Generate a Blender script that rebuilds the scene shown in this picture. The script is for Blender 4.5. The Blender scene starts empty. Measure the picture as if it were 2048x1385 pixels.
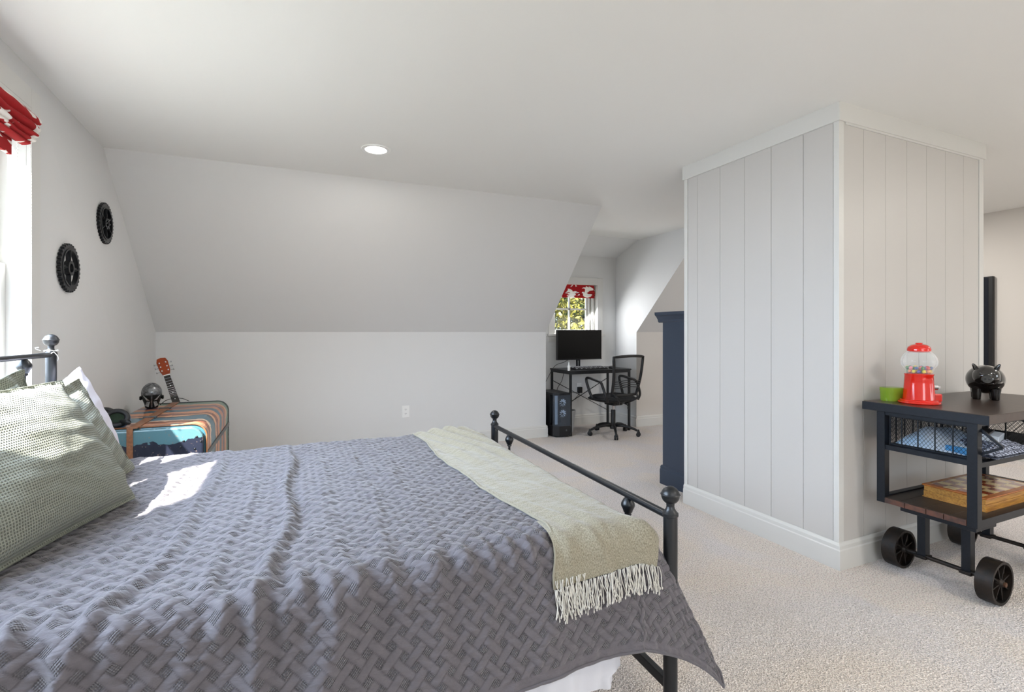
import bpy, math, random
import numpy as np
from mathutils import Vector, Matrix
sc = bpy.context.scene
COL = sc.collection
R = math.radians
random.seed(7); rng = np.random.RandomState(5)

# ------------------------------------------------------------------ camera, sky, sun, lamps
cam_d = bpy.data.cameras.new('camera'); cam = bpy.data.objects.new('camera', cam_d); COL.objects.link(cam)
cam.location = (0, 0, 1.245); cam.rotation_euler = (R(90), 0, R(-23.9))
cam_d.sensor_width = 36; cam_d.lens = 36*986/2048; cam_d.shift_y = -27.8/2048; cam_d.clip_start = 0.02
sc.camera = cam
sc.view_settings.view_transform = 'Standard'; sc.view_settings.look = 'None'
sc.view_settings.exposure = -0.22; sc.view_settings.gamma = 1; sc.view_settings.use_curve_mapping = False
sc.cycles.use_denoising = True; sc.cycles.max_bounces = 10; sc.cycles.diffuse_bounces = 6
sc.cycles.transparent_max_bounces = 12; sc.cycles.sample_clamp_indirect = 6; sc.cycles.caustics_refractive = False; sc.cycles.caustics_reflective = False

w = bpy.data.worlds.new('sky'); sc.world = w; w.use_nodes = True
bg = w.node_tree.nodes['Background']; bg.inputs[0].default_value = (0.74, 0.87, 1.0, 1); bg.inputs[1].default_value = 4.8
_t = w.node_tree; _tc = _t.nodes.new('ShaderNodeTexCoord'); _sp = _t.nodes.new('ShaderNodeSeparateXYZ'); _mr = _t.nodes.new('ShaderNodeMapRange'); _mx = _t.nodes.new('ShaderNodeMix'); _mx.data_type = 'RGBA'
_t.links.new(_tc.outputs['Generated'], _sp.inputs[0]); _t.links.new(_sp.outputs[2], _mr.inputs[0]); _mr.inputs[1].default_value = -.12; _mr.inputs[2].default_value = .05
_mx.inputs[6].default_value = (.42, .45, .38, 1); _mx.inputs[7].default_value = (0.72, 0.86, 1.0, 1); _t.links.new(_mr.outputs[0], _mx.inputs[0]); _t.links.new(_mx.outputs[2], bg.inputs[0])

def lamp(name, kind, loc, energy, color=(1, 1, 1), size=1, size_y=None, aim=None, angle=None, spread=None):
    d = bpy.data.lights.new(name, kind); o = bpy.data.objects.new(name, d); COL.objects.link(o)
    o.location = loc; d.energy = energy; d.color = color
    if kind == 'AREA':
        d.shape = 'RECTANGLE'; d.size = size; d.size_y = size_y or size
    if angle is not None: d.angle = angle
    if kind == 'AREA' and spread: d.spread = R(spread)
    if aim is not None: o.rotation_euler = Vector(aim).to_track_quat('-Z', 'Y').to_euler()
    return o
lamp('sun', 'SUN', (-5, -5, 8), 40, (1.0, 0.96, 0.90), aim=(1, 1.17, -1.65), angle=R(0.6))
# behind the camera: an added fill, then daylight from the rear right window
lamp('daylight_rear_one', 'AREA', (0.6, -2.25, 1.45), 30, (0.98, 0.99, 1.0), 1.9, 1.2, aim=(0.05, 1, 0.42))  # added fill lamp, out of view, set in a made-up window
lamp('daylight_rear_two', 'AREA', (5.1, -2.25, 1.35), 11, (1.0, 0.99, 0.97), 1.3, 1.1, aim=(-0.35, 1, -0.25))
# daylight through the side window
lamp('daylight_side', 'AREA', (-1.16, 1.95, 1.45), 88, (0.64, 0.79, 1.0), 1.9, 1.1, aim=(1, 0.1, -0.85), spread=125)
lamp('ground_bounce_side', 'AREA', (-1.16, 1.95, 1.40), 8, (0.97, 0.99, 1.0), 1.9, 1.0, aim=(1, 0.05, 0.75), spread=130)  # added uplight brightening the ceiling, in place of outdoor ground bounce
lamp('daylight_dormer', 'AREA', (3.45, 5.70, 1.55), 20, (0.97, 0.98, 1.0), 0.6, 0.55, aim=(0, -1, -0.8))

# ------------------------------------------------------------------ materials
def srgb(r, g, b):
    f = lambda c: (c/255/12.92) if c/255 <= .04045 else ((c/255+.055)/1.055)**2.4
    return (f(r), f(g), f(b), 1)
class NT:
    def __init__(s, m): s.t = m.node_tree; s.n = s.t.nodes; s.l = s.t.links
    def add(s, typ, **kw):
        n = s.n.new(typ)
        for k, v in kw.items():
            if k.startswith('i_'):
                n.inputs[k[2:].replace('_', ' ')].default_value = v
            else: setattr(n, k, v)
        return n
    def link(s, a, b): s.l.new(a, b)
MATS = {}
def mat(name, col, rough=0.6, metal=0.0, nscale=0, nstr=0.0, ncol=0.0, spec=0.5, coat=0.0, emis=None, estr=0, coords='Object', stretch=None, col2=None, cscale=None):
    m = bpy.data.materials.new(name); m.use_nodes = True; t = NT(m)
    p = t.n['Principled BSDF']
    c = col if len(col) == 4 else srgb(*col)
    p.inputs['Base Color'].default_value = c; p.inputs['Roughness'].default_value = rough
    p.inputs['Metallic'].default_value = metal; p.inputs['Specular IOR Level'].default_value = spec
    p.inputs['Coat Weight'].default_value = coat
    if emis: p.inputs['Emission Color'].default_value = emis; p.inputs['Emission Strength'].default_value = estr
    tc = t.add('ShaderNodeTexCoord'); src = tc.outputs[coords]
    if stretch:
        mp = t.add('ShaderNodeMapping'); mp.inputs['Scale'].default_value = stretch
        t.link(src, mp.inputs['Vector']); src = mp.outputs[0]
    if ncol or col2:
        n = t.add('ShaderNodeTexNoise'); n.inputs['Scale'].default_value = cscale or nscale or 20; n.inputs['Detail'].default_value = 6
        t.link(src, n.inputs['Vector'])
        r = t.add('ShaderNodeMapRange'); r.inputs[1].default_value = .3; r.inputs[2].default_value = .7
        t.link(n.outputs['Fac'], r.inputs[0])
        mx = t.add('ShaderNodeMix', data_type='RGBA')
        c2 = (srgb(*col2) if col2 and len(col2) == 3 else col2) or tuple(min(1, x*(1-ncol)) for x in c[:3])+(1,)
        mx.inputs[6].default_value = c; mx.inputs[7].default_value = c2
        t.link(r.outputs[0], mx.inputs[0]); t.link(mx.outputs[2], p.inputs['Base Color'])
    if nstr:
        n = t.add('ShaderNodeTexNoise'); n.inputs['Scale'].default_value = nscale; n.inputs['Detail'].default_value = 4
        t.link(src, n.inputs['Vector'])
        b = t.add('ShaderNodeBump'); b.inputs['Strength'].default_value = nstr; b.inputs['Distance'].default_value = .004
        t.link(n.outputs['Fac'], b.inputs['Height']); t.link(b.outputs[0], p.inputs['Normal'])
    MATS[name] = m
    return m
wall_m = mat('wall_paint', (213, 213, 212), .75, nscale=260, nstr=.06)
warm_m = mat('wall_paint_warm', (206, 202, 197), .75, nscale=260, nstr=.06)
ceil_m = mat('ceiling_paint', (228, 228, 225), .85, nscale=180, nstr=.05)
trim_m = mat('trim_paint', (208, 207, 203), .35, nscale=60, nstr=.02)
plank_m = mat('plank_paint', (193, 190, 186), .42, nscale=40, nstr=.03, stretch=(1, 1, .15))
black_m = mat('black_metal', (24, 27, 31), .38, .3, nscale=150, nstr=.05, spec=.5)
bed_m = mat('bed_metal', (20, 23, 27), .36, .2, nscale=120, nstr=.06, spec=.6)
cart_m = mat('cart_metal', (22, 27, 35), .42, .35, nscale=90, nstr=.05, ncol=.35)
iron_m = mat('cast_iron', (27, 27, 27), .5, .5, nscale=60, nstr=.35, col2=(50, 40, 33), cscale=24)
rubber_m = mat('black_plastic', (16, 16, 18), .5, nscale=200, nstr=.05)
gloss_m = mat('black_glaze', (9, 8, 8), .06, nscale=10, nstr=0.0, coat=1)
gear_m = mat('gear_metal', (26, 28, 31), .33, .4, nscale=90, nstr=.1)
white_m = mat('white_plastic', (232, 232, 230), .35, nscale=90, nstr=.02)
sheet_m = mat('white_cotton', (206, 206, 212), .9, nscale=14, nstr=.35)
pillow_w = mat('lavender_cotton', (205, 203, 214), .9, nscale=18, nstr=.3)
navy_m = mat('navy_paint', (43, 54, 70), .4, nscale=60, nstr=.04)
chrome_m = mat('chrome', (210, 210, 212), .12, 1.0)
red_m = mat('red_enamel', (205, 24, 6), .12, coat=.6)
screen_m = mat('black_screen', (4, 4, 5), .35, spec=.2)
tv_m = mat('tv_screen', (14, 18, 28), .22, spec=.5)
wood_dark = mat('dark_wood', (44, 34, 29), .32, nscale=30, nstr=.08, col2=(64, 48, 39), cscale=9, stretch=(1, 8, 1))
wood_edge = mat('stained_plank', (96, 58, 42), .55, nscale=60, nstr=.15, col2=(52, 34, 28), cscale=30, stretch=(4, 1, 1))
wood_top = mat('worn_plank', (38, 31, 27), .5, nscale=60, nstr=.2, col2=(60, 50, 42), cscale=24, stretch=(6, 1, 1))
honey = mat('honey_wood', (188, 138, 62), .4, nscale=30, nstr=.06, col2=(140, 92, 36), cscale=14, stretch=(1, 9, 9))
neck_m = mat('fretboard', (40, 34, 32), .5, nscale=40, nstr=.05)
head_m = mat('orange_wood', (158, 62, 20), .25, nscale=20, nstr=.03, ncol=.3)
leather_m = mat('tan_leather', (142, 92, 58), .5, nscale=80, nstr=.15, ncol=.4)
strap_g = mat('grey_strap', (92, 96, 98), .6, nscale=80, nstr=.2, ncol=.4)
fringe_m = mat('fringe_yarn', (205, 202, 194), .9, nscale=300, nstr=.2)
cup_m = mat('basket_plastic', (205, 206, 208), .5, nscale=30, nstr=.05)
leafy = []
for i, c in enumerate([(34, 54, 14), (56, 76, 18), (108, 104, 30), (16, 30, 14)]):
    leafy.append(mat('leaf_%s' % ['green', 'lime', 'yellow', 'deep'][i], c, .6, nscale=8, ncol=.4))
bark_m = mat('bark', (70, 55, 45), .9, nscale=20, nstr=.5)

def emit_mat(name, col, s):
    m = bpy.data.materials.new(name); m.use_nodes = True; t = NT(m); p = t.n['Principled BSDF']
    p.inputs['Base Color'].default_value = (.8, .8, .8, 1); p.inputs['Emission Color'].default_value = col; p.inputs['Emission Strength'].default_value = s
    return m
lamp_m = emit_mat('lamp_diffuser', (1, .96, .88, 1), 9)
fan_m = emit_mat('fan_glow', (.75, .87, 1, 1), .75)

def glass_mat(name, col, rough=0.0, mixf=.85, edge=.75):
    m = bpy.data.materials.new(name); m.use_nodes = True; t = NT(m)
    g = t.n['Principled BSDF']; g.inputs['Base Color'].default_value = col; g.inputs['Roughness'].default_value = .03
    tr = t.add('ShaderNodeBsdfTransparent'); tr.inputs[0].default_value = col
    fr = t.add('ShaderNodeLayerWeight'); fr.inputs[0].default_value = .25
    mp = t.add('ShaderNodeMapRange'); mp.inputs[3].default_value = 1-mixf; mp.inputs[4].default_value = edge
    t.link(fr.outputs['Facing'], mp.inputs[0])
    mx = t.add('ShaderNodeMixShader'); t.link(mp.outputs[0], mx.inputs[0]); t.link(tr.outputs[0], mx.inputs[1]); t.link(g.outputs[0], mx.inputs[2])
    t.link(mx.outputs[0], t.n['Material Output'].inputs[0])
    return m
pane_m = glass_mat('window_glass', (1, 1, 1, 1), mixf=.98, edge=.12)
globe_m = glass_mat('clear_globe', (.97, .98, .98, 1), mixf=.93)
tower_glass = glass_mat('smoked_glass', (.30, .34, .40, 1), mixf=.85)
clear_case = glass_mat('clear_plastic', (.75, .83, .92, 1), mixf=.45)
green_clear = glass_mat('green_plastic', (.62, .80, .22, 1), mixf=.55)
green_clear.node_tree.nodes['Principled BSDF'].inputs['Base Color'].default_value = srgb(150, 180, 60)
def see_mesh(name, col, a):
    m = bpy.data.materials.new(name); m.use_nodes = True; t = NT(m); p = t.n['Principled BSDF']
    p.inputs['Base Color'].default_value = col; p.inputs['Roughness'].default_value = .8
    tr = t.add('ShaderNodeBsdfTransparent'); mx = t.add('ShaderNodeMixShader')
    tc = t.add('ShaderNodeTexCoord'); wv = t.add('ShaderNodeTexWave'); wv.inputs['Scale'].default_value = 60; t.link(tc.outputs['Object'], wv.inputs['Vector'])
    mp = t.add('ShaderNodeMapRange'); mp.inputs[3].default_value = a-.05; mp.inputs[4].default_value = a+.05
    t.link(wv.outputs['Fac'], mp.inputs[0]); t.link(mp.outputs[0], mx.inputs[0]); t.link(tr.outputs[0], mx.inputs[1]); t.link(p.outputs[0], mx.inputs[2])
    t.link(mx.outputs[0], t.n['Material Output'].inputs[0]); return m
chairmesh_m = see_mesh('chair_mesh_fabric', (.012, .012, .013, 1), .62)

def carpet_mat():
    m = bpy.data.materials.new('carpet'); m.use_nodes = True; t = NT(m); p = t.n['Principled BSDF']
    p.inputs['Roughness'].default_value = .95; p.inputs['Specular IOR Level'].default_value = .1
    p.inputs['Sheen Weight'].default_value = .2
    tc = t.add('ShaderNodeTexCoord')
    big = t.add('ShaderNodeTexNoise'); big.inputs['Scale'].default_value = 1.6; big.inputs['Detail'].default_value = 5; big.inputs['Distortion'].default_value = .8
    fine = t.add('ShaderNodeTexNoise'); fine.inputs['Scale'].default_value = 150; fine.inputs['Detail'].default_value = 3
    vor = t.add('ShaderNodeTexVoronoi'); vor.inputs['Scale'].default_value = 190
    for n in (big, fine, vor): t.link(tc.outputs['Object'], n.inputs['Vector'])
    m1 = t.add('ShaderNodeMix', data_type='RGBA'); m1.inputs[6].default_value = srgb(250, 238, 228); m1.inputs[7].default_value = srgb(245, 237, 234)
    r0 = t.add('ShaderNodeMapRange'); r0.inputs[1].default_value = .42; r0.inputs[2].default_value = .58
    t.link(big.outputs['Fac'], r0.inputs[0]); t.link(r0.outputs[0], m1.inputs[0])
    r1 = t.add('ShaderNodeMapRange'); r1.inputs[1].default_value = .36; r1.inputs[2].default_value = .55; r1.inputs[3].default_value = .66; r1.inputs[4].default_value = 1.14
    t.link(fine.outputs['Fac'], r1.inputs[0])
    m2 = t.add('ShaderNodeMix', data_type='RGBA', blend_type='MULTIPLY'); m2.inputs[0].default_value = 1
    t.link(m1.outputs[2], m2.inputs[6])
    cc = t.add('ShaderNodeCombineColor')
    for i in range(3): t.link(r1.outputs[0], cc.inputs[i])
    t.link(cc.outputs[0], m2.inputs[7]); t.link(m2.outputs[2], p.inputs['Base Color'])
    ad = t.add('ShaderNodeMath', operation='ADD'); t.link(fine.outputs['Fac'], ad.inputs[0]); t.link(vor.outputs['Distance'], ad.inputs[1])
    b = t.add('ShaderNodeBump'); b.inputs['Strength'].default_value = 1.0; b.inputs['Distance'].default_value = .010
    t.link(ad.outputs[0], b.inputs['Height']); t.link(b.outputs[0], p.inputs['Normal'])
    return m
carpet_m = carpet_mat()

# ------------------------------------------------------------------ mesh builder
ORG = {}
def frame(d):
    d = Vector(d).normalized(); a = Vector((0, 0, 1)) if abs(d.z) < .9 else Vector((1, 0, 0))
    u = d.cross(a).normalized(); return u, d.cross(u).normalized(), d
class M:
    def __init__(s): s.v = []; s.f = []; s.mi = []
    def add(s, vs, fs, mi=0):
        b = len(s.v); s.v += [tuple(v) for v in vs]; s.f += [tuple(b+i for i in f) for f in fs]; s.mi += [mi]*len(fs); return s
    def box(s, x0, x1, y0, y1, z0, z1, mi=0):
        v = [(x, y, z) for z in (z0, z1) for y in (y0, y1) for x in (x0, x1)]
        return s.add(v, [(0, 2, 3, 1), (4, 5, 7, 6), (0, 1, 5, 4), (2, 6, 7, 3), (0, 4, 6, 2), (1, 3, 7, 5)], mi)
    def bar(s, p0, p1, a, b=None, up=None, mi=0):
        p0, p1 = Vector(p0), Vector(p1); b = b or a
        u, v, d = frame(p1-p0)
        if up is not None:
            v = Vector(up) - d*Vector(up).dot(d); v.normalize(); u = v.cross(d)
        vs = [p+u*(sx*a/2)+v*(sy*b/2) for p in (p0, p1) for sx, sy in ((-1, -1), (1, -1), (1, 1), (-1, 1))]
        return s.add(vs, [(0, 3, 2, 1), (4, 5, 6, 7), (0, 1, 5, 4), (1, 2, 6, 5), (2, 3, 7, 6), (3, 0, 4, 7)], mi)
    def cyl(s, p0, p1, r0, r1=None, n=16, caps=True, mi=0):
        p0, p1 = Vector(p0), Vector(p1); r1 = r0 if r1 is None else r1; u, v, d = frame(p1-p0)
        cs = [(math.cos(2*math.pi*i/n), math.sin(2*math.pi*i/n)) for i in range(n)]
        vs = [p0+(u*c+v*q)*r0 for c, q in cs]+[p1+(u*c+v*q)*r1 for c, q in cs]
        fs = [(i, (i+1) % n, n+(i+1) % n, n+i) for i in range(n)]
        if caps: fs += [tuple(range(n-1, -1, -1)), tuple(range(n, 2*n))]
        return s.add(vs, fs, mi)
    def lathe(s, prof, c=(0, 0, 0), n=24, axis=(0, 0, 1), mi=0, sx=1, sy=1):
        c = Vector(c)
        if tuple(axis) == (0, 0, 1): u, v, d = Vector((1, 0, 0)), Vector((0, 1, 0)), Vector((0, 0, 1))
        else: u, v, d = frame(axis)
        vs = []
        for r, z in prof:
            for i in range(n):
                a = 2*math.pi*i/n; vs.append(c+u*(r*math.cos(a)*sx)+v*(r*math.sin(a)*sy)+d*z)
        fs = []
        for k in range(len(prof)-1):
            for i in range(n):
                j = (i+1) % n; fs.append((k*n+i, k*n+j, (k+1)*n+j, (k+1)*n+i))
        if prof[0][0] > 1e-4: fs.append(tuple(range(n-1, -1, -1)))
        if prof[-1][0] > 1e-4: fs.append(tuple((len(prof)-1)*n+i for i in range(n)))
        return s.add(vs, fs, mi)
    def tube(s, path, r, n=8, closed=False, mi=0, r2=None):
        P = [Vector(p) for p in path]; N = len(P); vs = []; pu = None
        for i in range(N):
            if closed: d = P[(i+1) % N]-P[i-1]
            else: d = P[min(i+1, N-1)]-P[max(i-1, 0)]
            d.normalize()
            if pu is None: u, v, _ = frame(d)
            else:
                u = pu - d*pu.dot(d); u.normalize(); v = d.cross(u)
            pu = u; rr = r if r2 is None else r+(r2-r)*i/(N-1)
            vs += [P[i]+(u*math.cos(2*math.pi*k/n)+v*math.sin(2*math.pi*k/n))*rr for k in range(n)]
        fs = []
        for i in range(N if closed else N-1):
            j = (i+1) % N
            for k in range(n): fs.append((i*n+k, i*n+(k+1) % n, j*n+(k+1) % n, j*n+k))
        if not closed: fs += [tuple(range(n-1, -1, -1)), tuple((N-1)*n+k for k in range(n))]
        return s.add(vs, fs, mi)
    def prism(s, poly, fn0, fn1, mi=0):
        n = len(poly); vs = [fn0(*p) for p in poly]+[fn1(*p) for p in poly]
        fs = [(i, (i+1) % n, n+(i+1) % n, n+i) for i in range(n)]+[tuple(range(n-1, -1, -1)), tuple(range(n, 2*n))]
        return s.add(vs, fs, mi)
    def ring(s, outer, inner, fn0, fn1, mi=0):
        n = len(outer); vs = [fn0(*p) for p in outer]+[fn0(*p) for p in inner]+[fn1(*p) for p in outer]+[fn1(*p) for p in inner]
        fs = []
        for i in range(n):
            j = (i+1) % n
            fs += [(i, n+i, n+j, j), (2*n+i, 2*n+j, 3*n+j, 3*n+i), (i, j, 2*n+j, 2*n+i), (n+i, 3*n+i, 3*n+j, n+j)]
        return s.add(vs, fs, mi)
    def build(s, name, m, parent=None, smooth=False, bevel=0, fix=True, sharp=None):
        o0 = ORG.get(parent, Vector((0, 0, 0)))
        me = bpy.data.meshes.new(name)
        me.from_pydata([(v[0]-o0[0], v[1]-o0[1], v[2]-o0[2]) for v in s.v], [], s.f)
        ms = m if isinstance(m, (list, tuple)) else [m]
        for q in ms: me.materials.append(q)
        if len(ms) > 1: me.polygons.foreach_set('material_index', s.mi)
        if fix:
            import bmesh
            bm = bmesh.new(); bm.from_mesh(me); bmesh.ops.recalc_face_normals(bm, faces=bm.faces[:]); bm.to_mesh(me); bm.free()
        me.update()
        o = bpy.data.objects.new(name, me); COL.objects.link(o)
        if smooth:
            me.polygons.foreach_set('use_smooth', [True]*len(me.polygons))
            if sharp != 0: me.set_sharp_from_angle(angle=R(sharp or 40))
        if bevel:
            b = o.modifiers.new('bevel', 'BEVEL'); b.width = bevel; b.segments = 2; b.limit_method = 'ANGLE'; b.angle_limit = R(50)
        if parent is not None: o.parent = parent
        ORG[o] = Vector(o0)
        return o
def tag(o, label=None, cat=None, group=None, kind=None):
    if label: o['label'] = label
    if cat: o['category'] = cat
    if group: o['group'] = group
    if kind: o['kind'] = kind
    return o
def thing(name, loc, label, cat, group=None, local=False, rz=0):
    o = bpy.data.objects.new(name, None); COL.objects.link(o); o.location = loc; o.rotation_euler = (0, 0, rz); o.empty_display_size = .05
    ORG[o] = Vector((0, 0, 0)) if local else Vector(loc)
    return tag(o, label, cat, group)
def struct(name, mb, m, parent=None, **kw):
    o = mb.build(name, m, parent, fix=kw.pop('fix', False), **kw); 
    if parent is None: o['kind'] = 'structure'
    return o
def quad(*ps): return M().add(ps, [tuple(range(len(ps)))])
def noise2(x, y, seed, scale, n=9, aniso=1.0):
    r = np.random.RandomState(seed); o = np.zeros_like(x)
    for i in range(n):
        a = r.uniform(0, 2*np.pi); k = scale*r.uniform(.5, 1.6)
        o += np.sin((x*np.cos(a)+y*np.sin(a)*aniso)*k+r.uniform(0, 6.28)+1.3*np.sin(x*k*.37+y*k*.29+i))
    return o/n**.5
def grid_obj(name, P, m, parent=None, uv=None, attr=None, smooth=True, flip=False):
    nu, nv = P.shape[:2]; o0 = ORG.get(parent, Vector((0, 0, 0)))
    V = (P.reshape(-1, 3)-np.array(o0)).astype(np.float32)
    i = np.arange(nu*nv).reshape(nu, nv)
    F = np.stack([i[:-1, :-1], i[1:, :-1], i[1:, 1:], i[:-1, 1:]], -1).reshape(-1, 4)
    if flip: F = F[:, ::-1]
    me = bpy.data.meshes.new(name); me.vertices.add(len(V)); me.vertices.foreach_set('co', V.ravel())
    me.loops.add(F.size); me.loops.foreach_set('vertex_index', F.ravel().astype(np.int32))
    me.polygons.add(len(F)); me.polygons.foreach_set('loop_start', np.arange(0, F.size, 4, dtype=np.int32))
    me.polygons.foreach_set('use_smooth', np.ones(len(F), dtype=bool) if smooth else np.zeros(len(F), dtype=bool))
    if uv is not None:
        l = me.uv_layers.new(name='UVMap'); u = uv.reshape(-1, 2)[F.ravel()]; l.data.foreach_set('uv', u.astype(np.float32).ravel())
    if attr is not None:
        a = me.attributes.new('pattern', 'FLOAT', 'POINT'); a.data.foreach_set('value', attr.astype(np.float32).ravel())
    me.materials.append(m); me.update(); me.validate()
    o = bpy.data.objects.new(name, me); COL.objects.link(o)
    if parent is not None: o.parent = parent
    ORG[o] = Vector(o0)
    return o

# ------------------------------------------------------------------ the room
HC = 2.451
struct('floor', quad((-1.4, -2.6, 0), (6.6, -2.6, 0), (6.6, 5.9, 0), (-1.4, 5.9, 0)), carpet_m)
struct('ceiling', quad((-1.4, -2.6, HC), (-1.135, 4.02, HC), (2.69, 3.955, HC), (2.69, 5.2, HC), (4.12, 5.2, HC), (4.12, 4.05, HC), (6.6, 4.05, HC), (6.6, -2.6, HC)), ceil_m)
# left wall with the double window (opening Y .89-2.917, Z .82-2.258)
WY0, WY1, WZ0, WZ1 = .87, 2.917, .82, 2.258; XW = -1.1
m = M()
m.add([(XW, -2.6, 0), (XW, WY0, 0), (XW, WY0, HC), (XW, -2.6, HC)], [(0, 1, 2, 3)])
m.add([(XW, WY0, 0), (XW, WY1, 0), (XW, WY1, WZ0), (XW, WY0, WZ0)], [(0, 1, 2, 3)])
m.add([(XW, WY0, WZ1), (XW, WY1, WZ1), (XW, WY1, HC), (XW, WY0, HC)], [(0, 1, 2, 3)])
m.add([(XW, WY1, 0), (-1.105, 5.24, 0), (-1.11, 5.24, 1.245), (-1.135, 4.02, HC), (XW, WY1, HC)], [(0, 1, 2, 3, 4)])
struct('wall_left', m, wall_m)
m = M().add([(-1.11, 5.24, 0), (2.745, 5.2, 0), (2.745, 5.2, 1.245), (-1.11, 5.24, 1.245)], [(0, 1, 2, 3)])
struct('wall_back', m, wall_m)
struct('wall_slope', quad((-1.135, 4.02, HC), (-1.11, 5.24, 1.245), (2.745, 5.2, 1.245), (2.69, 3.955, HC)), wall_m)
# dormer
YD = 5.683
m = M().add([(2.745, 5.2, 0), (2.745, YD, 0), (2.70, YD, 2.272), (2.69, 5.2, HC), (2.69, 3.955, HC), (2.745, 5.2, 1.245)], [(0, 1, 2, 3, 4, 5)])
struct('wall_dormer_left', m, wall_m)
m = M().add([(4.12, 5.26, 0), (4.12, 5.26, 1.245), (4.12, 4.05, HC), (4.12, 5.2, HC), (4.10, YD, 2.272), (4.10, YD, 0)], [(0, 1, 2, 3, 4, 5)])
struct('wall_dormer_right', m, wall_m)
DX0, DX1, DZ0, DZ1 = 3.125, 3.785, 1.222, 1.886
m = M()
for x0, x1, z0, z1 in ((2.68, DX0, 0, 2.28), (DX1, 4.12, 0, 2.28), (DX0, DX1, 0, DZ0), (DX0, DX1, DZ1, 2.28)):
    m.add([(x0, YD, z0), (x1, YD, z0), (x1, YD, z1), (x0, YD, z1)], [(0, 1, 2, 3)])
struct('wall_dormer_end', m, wall_m)
struct('ceiling_dormer', quad((2.68, 5.2, HC), (2.68, YD, 2.272), (4.12, YD, 2.272), (4.12, 5.2, HC)), wall_m)
struct('wall_back_right', quad((4.12, 5.26, 0), (6.6, 5.26, 0), (6.6, 5.26, 1.245), (4.12, 5.26, 1.245)), warm_m)
struct('wall_slope_right', quad((4.12, 5.26, 1.245), (6.6, 5.26, 1.245), (6.6, 4.05, HC), (4.12, 4.05, HC)), wall_m)
struct('wall_right', quad((6.42, -2.6, 0), (6.42, 5.3, 0), (6.42, 5.3, 1.245), (6.42, 4.05, HC), (6.42, -2.6, HC)), warm_m)
m = M()
RW = [(-.35, 1.55, .85, 2.05), (4.45, 5.75, .8, 1.9)]  # first window is made up to bring light in from behind
xs = [-1.4, -.35, 1.55, 4.45, 5.75, 6.6]
for i in range(5):
    x0, x1 = xs[i], xs[i+1]
    if i in (1, 3):
        z0, z1 = RW[i//2][2:]
        for a, b in ((0, z0), (z1, HC)): m.add([(x0, -2.4, a), (x1, -2.4, a), (x1, -2.4, b), (x0, -2.4, b)], [(0, 1, 2, 3)])
    else: m.add([(x0, -2.4, 0), (x1, -2.4, 0), (x1, -2.4, HC), (x0, -2.4, HC)], [(0, 1, 2, 3)])
struct('wall_rear', m, wall_m)
for k, (x0, x1, z0, z1) in enumerate(RW):
    m = M()
    m.box(x0-.08, x0, -2.42, -2.38, z0-.08, z1+.08).box(x1, x1+.08, -2.42, -2.38, z0-.08, z1+.08).box(x0, x1, -2.42, -2.38, z1, z1+.08).box(x0, x1, -2.42, -2.36, z0-.08, z0)
    m.box((x0+x1)/2-.02, (x0+x1)/2+.02, -2.46, -2.42, z0, z1).box(x0, x1, -2.46, -2.42, (z0+z1)/2-.02, (z0+z1)/2+.02)
    struct('window_%d' % (k+3), m, trim_m, fix=True)

# baseboards: plain board with a stepped cap
def baseboard(name, pts, nrm):
    m = M(); P = [Vector((a, b, 0)) for a, b in pts]; N = [Vector((a, b, 0)) for a, b in nrm]
    prof = [(-.002, 0), (.018, 0), (.018, .102), (.014, .108), (.014, .126), (.008, .136), (.004, .14), (-.002, .14)]
    k = len(prof); vs = []
    for i, p in enumerate(P):
        n = N[0] if i == 0 else N[-1] if i == len(P)-1 else N[i-1]+N[i]
        vs += [p+n*o+Vector((0, 0, z)) for o, z in prof]
    fs = [(i*k+j, i*k+(j+1) % k, (i+1)*k+(j+1) % k, (i+1)*k+j) for i in range(len(P)-1) for j in range(k)]
    fs += [tuple(range(k)), tuple((len(P)-1)*k+j for j in range(k))]
    return struct(name, m.add(vs, fs), trim_m, fix=True)
baseboard('baseboard_back', [(-1.105, 5.24), (2.745, 5.2)], [(0, -1)])
baseboard('baseboard_left', [(-1.1, -2.4), (-1.105, 5.24)], [(1, 0)])
baseboard('baseboard_dormer_left', [(2.745, 5.182), (2.745, YD)], [(1, 0)])
baseboard('baseboard_dormer', [(2.745, YD), (4.12, YD)], [(0, -1)])
baseboard('baseboard_dormer_right', [(4.12, 5.242), (4.10, YD)], [(-1, 0)])
baseboard('baseboard_back_right', [(4.12, 5.26), (6.42, 5.26)], [(0, -1)])
baseboard('baseboard_right', [(6.42, -2.4), (6.42, 5.26)], [(-1, 0)])

# closet block clad in vertical planks
CX, CY, CX1, CY1 = 2.615, 1.670, 4.045, 2.782
closet = M().box(CX+.012, CX1-.012, CY+.012, CY1-.012, 0, HC).build('wall_closet', trim_m, fix=True); closet['kind'] = 'structure'
gap = .0010
ys = [CY+.028, 1.867, 2.071, 2.261, 2.458, 2.659, CY1-.03]
for i in range(len(ys)-1):
    M().box(CX, CX+.014, ys[i]+gap, ys[i+1]-gap, .12, HC-.08).build('plank', plank_m, closet, bevel=.0007)
xs2 = [CX+.038, 2.824, 3.020, 3.221, 3.417, 3.617, 3.820, CX1-.05]
for i in range(len(xs2)-1):
    M().box(xs2[i]+gap, xs2[i+1]-gap, CY, CY+.014, .12, HC-.08).build('plank', plank_m, closet, bevel=.0007)
L6 = [(CX-.004, CY-.004), (CX+.036, CY-.004), (CX+.036, CY+.015), (CX+.015, CY+.015), (CX+.015, CY+.026), (CX-.004, CY+.026)]
M().prism(L6, lambda x, y: (x, y, .1), lambda x, y: (x, y, HC-.05)).build('corner_board', trim_m, closet, bevel=.0015)
M().box(CX1-.048, CX1+.004, CY-.004, CY+.015, .1, HC-.05).build('corner_board', trim_m, closet, bevel=.0015)
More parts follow.
